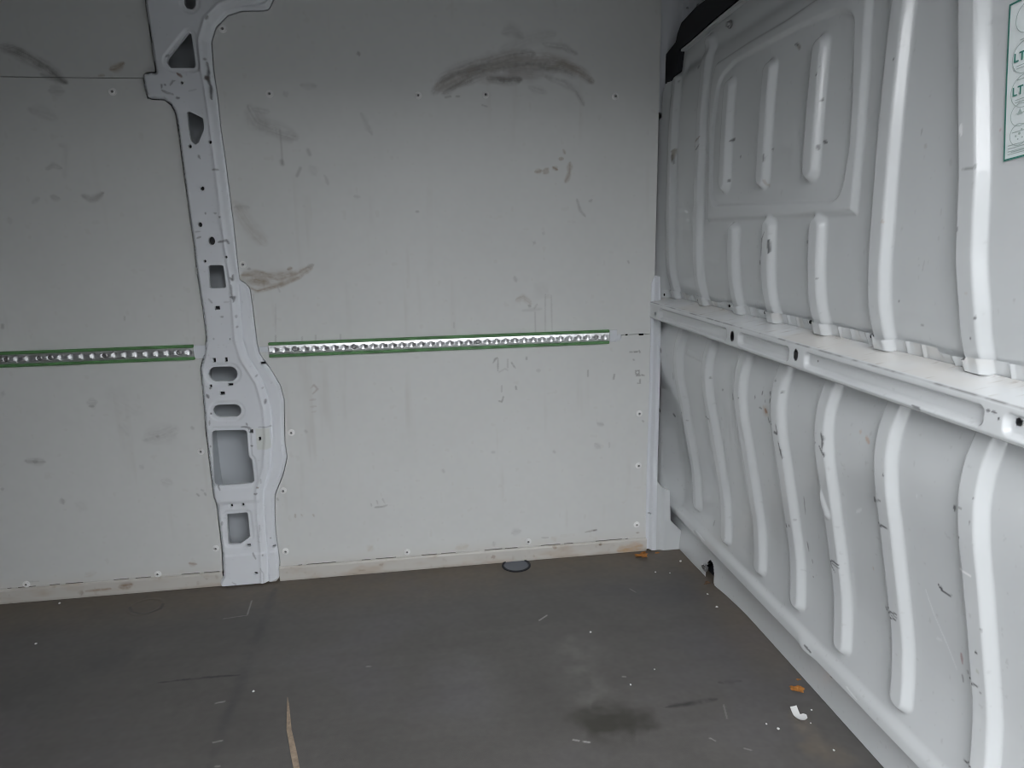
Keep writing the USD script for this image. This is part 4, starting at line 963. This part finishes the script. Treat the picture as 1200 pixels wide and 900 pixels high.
# wavy upper flange that follows the ribs
fz = np.linspace(0.758, 0.779, 8)
Yg, Zg = np.meshgrid(ry, fz)
c = np.stack([Yg.ravel(), Zg.ravel()], 1)
xb = up_x(c) - 0.0046
for r in up_ribs:
    u_ = c[:, 0] - r[-1, 0]
    xb -= 0.0030 * np.exp(-((u_ - 0.040) / 0.0035) ** 2) + 0.0030 * np.exp(-((u_ + 0.052) / 0.0035) ** 2) + 0.0028 * np.exp(-((u_ + 0.085) / 0.0030) ** 2)
    xb -= 0.002 * sstep((0.016 - np.abs(u_ - 0.052)) / 0.008) * sstep((c[:, 1] - 0.764) / 0.01)
xb -= 0.0012 * (meshkit.noise(np.stack([c[:, 0] * 60, c[:, 1] * 20, c[:, 0] * 0], 1), 5) - .5)
v = np.stack([xb, c[:, 0], c[:, 1] - 0.006 * sstep((meshkit.noise(np.stack([c[:, 0] * 14, c[:, 0] * 0, c[:, 0] * 0], 1), 8) - .55) / .1) * (c[:, 1] - .758) / .021], 1)
i, j = np.meshgrid(np.arange(len(fz) - 1), np.arange(nY - 1), indexing="ij")
q = (i * nY + j).ravel()
f = tris(np.stack([q, q + 1, q + nY + 1, q + nY], 1))
P = Paint(v[:, 1:], (0.66, 0.68, 0.69), 2200)
P.mix(0.4 * sstep((P.n(40, 31, 3) - .5) / .2), (0.58, 0.55, 0.5))
put("wavy_flange", (v, f), M_BULK, rail, tint=P.c, label="low wavy flange pressed around the rib feet")
for px in [(771, 341.3), (782.5, 345.3), (814.3, 351.3), (851, 358.5), (893, 366.5), (946, 377.5), (1018, 394)]:
    yq, zq = on_x(px, 0.048)
    D = np.hypot(yq - EYE[1], .72)
    s_ = 0.0034
    put("weep_gap", lathe([(s_, 0), (s_, .002), (0, .0024)], axis=(-1, 0, 0), loc=(up_x(np.array([[yq, zq]]))[0] - 0.0080, yq, zq), n=10), M_GAP, rail)

# lashing bolt in the notch at the bulkhead's foot
bc = on_x((824.8, 662.5), 0.098)
bolt = thing("lashing_bolt", "chrome hex bolt in the dark notch at the foot of the bulkhead", "bolt")
put("washer", lathe([(0.011, 0), (0.011, 0.003), (0.005, 0.003), (0.005, 0)], axis=(-1, -0.25, 0), loc=(0.1005, bc[0] - .006, bc[1] - .004), n=20), M_METAL_DULL, bolt)
put("hex_head", lathe([(0.0072, 0), (0.0072, 0.007), (0.005, 0.0085), (0, 0.0085)], axis=(-1, -0.3, 0), loc=(0.100, bc[0] - .004, bc[1]), n=6), M_CHROME, bolt, smooth=False)
put("shank", lathe([(0.004, -0.03), (0.004, 0.002), (0, 0.002)], axis=(-1, -0.25, 0), loc=(0.1005, bc[0] - .004, bc[1]), n=12), M_CHROME, bolt)
put("back_plate", box_mesh(0.135, 0.139, bc[0] - 0.06, bc[0] + 0.05, 0.001, 0.09), M_BLACK, bolt, smooth=False)

# ---------------------------------------------------------------- black rubber seal along the bulkhead's top corner
seal_in = np.vstack([si, [si[-1] + slope * 0.2]])
os_ = (so[-1] - so[-2]) / np.linalg.norm(so[-1] - so[-2])
seal_out = np.vstack([so, [so[-1] + os_ * 0.16]])
sp = Polygon(np.vstack([seal_in, seal_out[::-1]])).buffer(0.002).buffer(-0.0005)
if sp.geom_type != "Polygon":
    sp = max(sp.geoms, key=lambda g: g.area)
sm_ = trimesh.creation.extrude_polygon(sp, 0.022, engine="earcut")
sm_.apply_transform(np.array([[0, 0, -1, 0.060], [1, 0, 0, 0], [0, 1, 0, 0], [0, 0, 0, 1.0]]))
sm_.fix_normals()
sl_ = put("rubber_seal", sm_, M_BLACK, smooth=False)
tag(sl_, "black rubber sealing strip over the top corner of the bulkhead", "seal")

# ---------------------------------------------------------------- sticker on the bulkhead
A, B, C_ = on_bulk([(1177, 189.5)], True)[0], on_bulk([(1200, 183.5)], True)[0], on_bulk([(1193.5, 0)], True)[0]
eu = (B - A) / np.linalg.norm(B - A)
ev = (C_ - A) / np.linalg.norm(C_ - A)
ev = ev - eu * (ev @ eu)
ev /= np.linalg.norm(ev)
SH = float(np.linalg.norm(C_ - A)) - 0.001
SW = 0.150
stk = thing("sticker", "white instruction sticker with teal border and round pictograms, on the bulkhead", "sticker")


def stick(poly, lift, mat, name, label=None):
    for g in getattr(poly, "geoms", [poly]):
        if name in ("sheet", "border"):                  # follows the pressed steel closely
            q, t = region(g, 0.0022)
            p = A + q[:, :1] * eu + q[:, 1:2] * ev
            m = trimesh.Trimesh(np.stack([up_x(p) - 0.0008 - lift, p[:, 0], p[:, 1]], 1), t[:, ::-1], process=False)
            put(name, m, mat, stk, smooth=False, label=label)
            continue
        g = shapely.segmentize(g, 0.006)
        m = trimesh.creation.extrude_polygon(g, 0.00015, engine="earcut")
        p = A + m.vertices[:, :1] * eu + m.vertices[:, 1:2] * ev
        m = trimesh.Trimesh(np.stack([up_x(p) - 0.0008 - lift - m.vertices[:, 2], p[:, 0], p[:, 1]], 1), m.faces, process=False)
        m.fix_normals()
        put(name, m, mat, stk, smooth=False, label=label)


def st(px):
    q = on_bulk([px], True)[0] - A
    return np.array([q @ eu, q @ ev])


stick(box(0, 0, SW, SH), 0.0, M_STICK, "sheet")
stick(box(0, 0, SW, SH) - box(0.0022, 0.0022, SW - 0.0022, SH - 0.0022), 0.0006, M_TEAL, "border")
rows = [((1207, 18), 0.0175), ((1203.5, 65), 0.0185), ((1201.5, 105.5), 0.0185), ((1196.5, 134), 0.0130), ((1195, 157.5), 0.0125)]
for k, (q, r) in enumerate(rows):
    c = st(q)
    c[0] = max(c[0], r + 0.006)
    stick(Point(c).buffer(r) - Point(c).buffer(r - 0.0007), 0.0006, M_PRINT, "pictogram_ring")
    if k in (1, 2):
        tm = meshkit.text_mesh("LTE", 0.0095, 0.0002, bold=True)
        tm.vertices[:, :2] += [c[0] - 0.0165, c[1] - 0.003]
        p = A + tm.vertices[:, :1] * eu + tm.vertices[:, 1:2] * ev
        tm = trimesh.Trimesh(np.stack([up_x(p) - 0.0018 - tm.vertices[:, 2], p[:, 0], p[:, 1]], 1), tm.faces, process=False)
        tm.fix_normals()
        put("lettering", tm, M_TEAL, stk, smooth=False)
        for j in range(2):
            stick(box(c[0] - 0.012, c[1] - 0.0085 - 0.003 * j, c[0] + 0.012, c[1] - 0.0078 - 0.003 * j), 0.0006, M_PRINT, "print_line")
    elif k == 3:
        stick(Polygon([c + [-0.004, 0.0], c + [0.004, 0.0], c + [0.0, 0.007]]), 0.0006, M_PRINT, "pictogram_mark")
    elif k == 4:
        for dx, dy, rr in [(-0.004, -0.001, .0012), (0.001, 0.001, .0016), (0.004, 0.005, .0012), (0.005, -0.004, .001), (-0.001, -0.005, .001)]:
            stick(Point(c + [dx, dy]).buffer(rr, quad_segs=4), 0.0006, M_PRINT, "pictogram_mark")
    stick(box(c[0] - 0.010, c[1] - r - 0.0060, c[0] + 0.014, c[1] - r - 0.0050), 0.0006, M_PRINT, "print_line")
for j in range(4):
    stick(box(0.006, 0.006 + 0.0034 * j, 0.040, 0.0068 + 0.0034 * j), 0.0006, M_PRINT, "print_line")

# ---------------------------------------------------------------- things on the floor
pc = F((605, 662.5))
plug = thing("floor_plug", "round blue-grey plastic plug with black rim in the floor, under the skirting", "floor plug", loc=(pc[0], pc[1] - 0.001, 0))
put("rim", lathe([(0.0420, 0), (0.0418, 0.0022), (0.0400, 0.0030), (0.0365, 0.0028), (0.0360, 0.0004)], axis=(0, 0, 1), n=48), M_BLACK, plug)
put("cap", lathe([(0.0360, 0.0004), (0.0345, 0.0016), (0.015, 0.0013), (0, 0.0013)], axis=(0, 0, 1), n=48), M_CAP, plug)


def leaf(px, size, seed, label, squash=0.6, ang=0.0, mat=None):
    """Crumpled dry leaf, a few overlapping curled lobes in one blade."""
    c = F(px)
    rng = np.random.default_rng(seed)
    n, m = 40, 10
    th = np.linspace(0, 2 * np.pi, n, endpoint=False)
    rad = 1 + 0.22 * np.sin(3 * th + rng.uniform(0, 6)) + 0.16 * np.sin(5 * th + rng.uniform(0, 6)) + 0.07 * rng.standard_normal(n)
    vs, fs = [], []
    for k in range(m):
        r = (k + 0.5) / m * rad * size
        x, y = r * np.cos(th), r * np.sin(th) * squash
        p3 = np.stack([x / size * 2.2 + seed, y / size * 2.2, np.zeros(n)], 1)
        z = 0.0012 + size * 0.30 * meshkit.noise(p3 * 1.3, seed) * (0.5 + 0.5 * (k / m)) + size * 0.10 * (k / m) ** 2
        vs.append(np.stack([x, y, z], 1))
    v = np.vstack(vs)
    for k in range(m - 1):
        for a in range(n):
            b = (a + 1) % n
            fs += [(k * n + a, (k + 1) * n + a, (k + 1) * n + b), (k * n + a, (k + 1) * n + b, k * n + b)]
    fs += [(0, a, a + 1) for a in range(1, n - 1)]
    v[:, 2] -= v[:, 2].min() - 0.0006
    ca, sa = math.cos(ang), math.sin(ang)
    v = np.stack([v[:, 0] * ca - v[:, 1] * sa + c[0], v[:, 0] * sa + v[:, 1] * ca + c[1], v[:, 2]], 1)
    g = put("dry_leaf", (v, np.array(fs)), mat or M_LEAF, smooth=True)
    tag(g, label, "leaf")


leaf((752, 652), 0.021, 4, "crumpled orange-brown dry leaf on the floor in the corner by the skirting", .8, .2)
leaf((770, 648.5), 0.007, 6, "tiny orange leaf crumb beside the larger leaf in the corner")
leaf((935, 809), 0.0150, 9, "crumpled orange-brown dry leaf on the floor near the white paper scrap", .75, -.3)
leaf((935.5, 797), 0.0055, 12, "tiny pale leaf fragment behind the leaf near the paper scrap", .5)
leaf((828.5, 684), 0.011, 17, "flat brown leaf under the bolt notch of the bulkhead", .6, .7, painted("brown_leaf", (0.15, 0.095, 0.06), 0.8, 0.2, vary=0.4, vscale=90))

spx = np.array([(926, 832), (933, 830.3), (937.5, 838.5), (941, 837.5), (944.5, 839), (945.8, 843), (942.5, 846.6), (938, 847), (934, 844.5), (930, 840)], float)
pp = Polygon(F(spx)).buffer(0.0012).buffer(-0.0006)
sv, stt = region(pp, 0.0015)
cc = sv - sv.mean(0)
z = 0.002 + 18 * (cc[:, 0] - 0.004) ** 2 * 0.6 + 10 * cc[:, 1] ** 2
vt = np.vstack([np.c_[sv, z], np.c_[sv, z - 0.0007]])
scrap = put("paper_scrap", (vt, np.vstack([stt, stt[:, ::-1] + len(sv)])), M_PAPER, smooth=True)
tag(scrap, "curled white paper scrap on the floor near the bulkhead", "paper scrap")

rng = np.random.default_rng(5)
CRUMBS = ["tiny white crumb just below the bolt notch of the bulkhead", "tiny white crumb second below the bolt notch, further from it", "tiny white speck out on the floor before the corner leaf",
          "tiny white crumb under the foot of the bulkhead's corner", "tiny white crumb left of and below the curled paper scrap", "tiny white speck between the paper scrap and the bulkhead", "tiny white speck left of the paper scrap, further from the bulkhead",
          "tiny white speck behind the dark oil stain", "tiny white speck in the middle of the floor, far from the wall", "tiny white speck nearest the camera, at the bulkhead's edge", "tiny white crumb at the far left of the floor",
          "tiny white speck at the left skirting strip", "tiny white speck left of the long wood splinter", "tiny white speck right behind the dark oil stain", "tiny white speck touching distance right of the paper scrap", "tiny white speck between corner leaf and bolt notch, out from the bulkhead"]
for k, (x, y, s) in enumerate([(829, 697, 1.5), (840, 712, 1.8), (768, 671, 1.3), (797.5, 658.5, 1.9), (912, 854.5, 2.0), (951, 832.5, 1.4), (898, 849, 1.4), (739, 803, 1.4), (692, 741.5, 1.6), (977, 880, 1.5), (42, 755, 1.6), (70, 707.5, 1.5), (297, 811, 1.8), (767, 785, 1.2), (950, 848, 1.0), (785, 672, 1.1)]):
    c = F((x, y))
    D = np.linalg.norm([c[0] - EYE[0], c[1] - EYE[1], EYE[2]])
    r = s * D / FOCAL * 0.75
    m = trimesh.creation.icosphere(subdivisions=1, radius=r)
    m.vertices *= rng.uniform(0.6, 1.25, m.vertices.shape)
    m.vertices[:, 2] *= 0.6
    m.apply_translation((c[0], c[1], -m.vertices[:, 2].min() + 0.0002))
    g = put("crumb", m, M_PAPER, smooth=False)
    tag(g, CRUMBS[k], "crumb", "white crumbs on the floor")
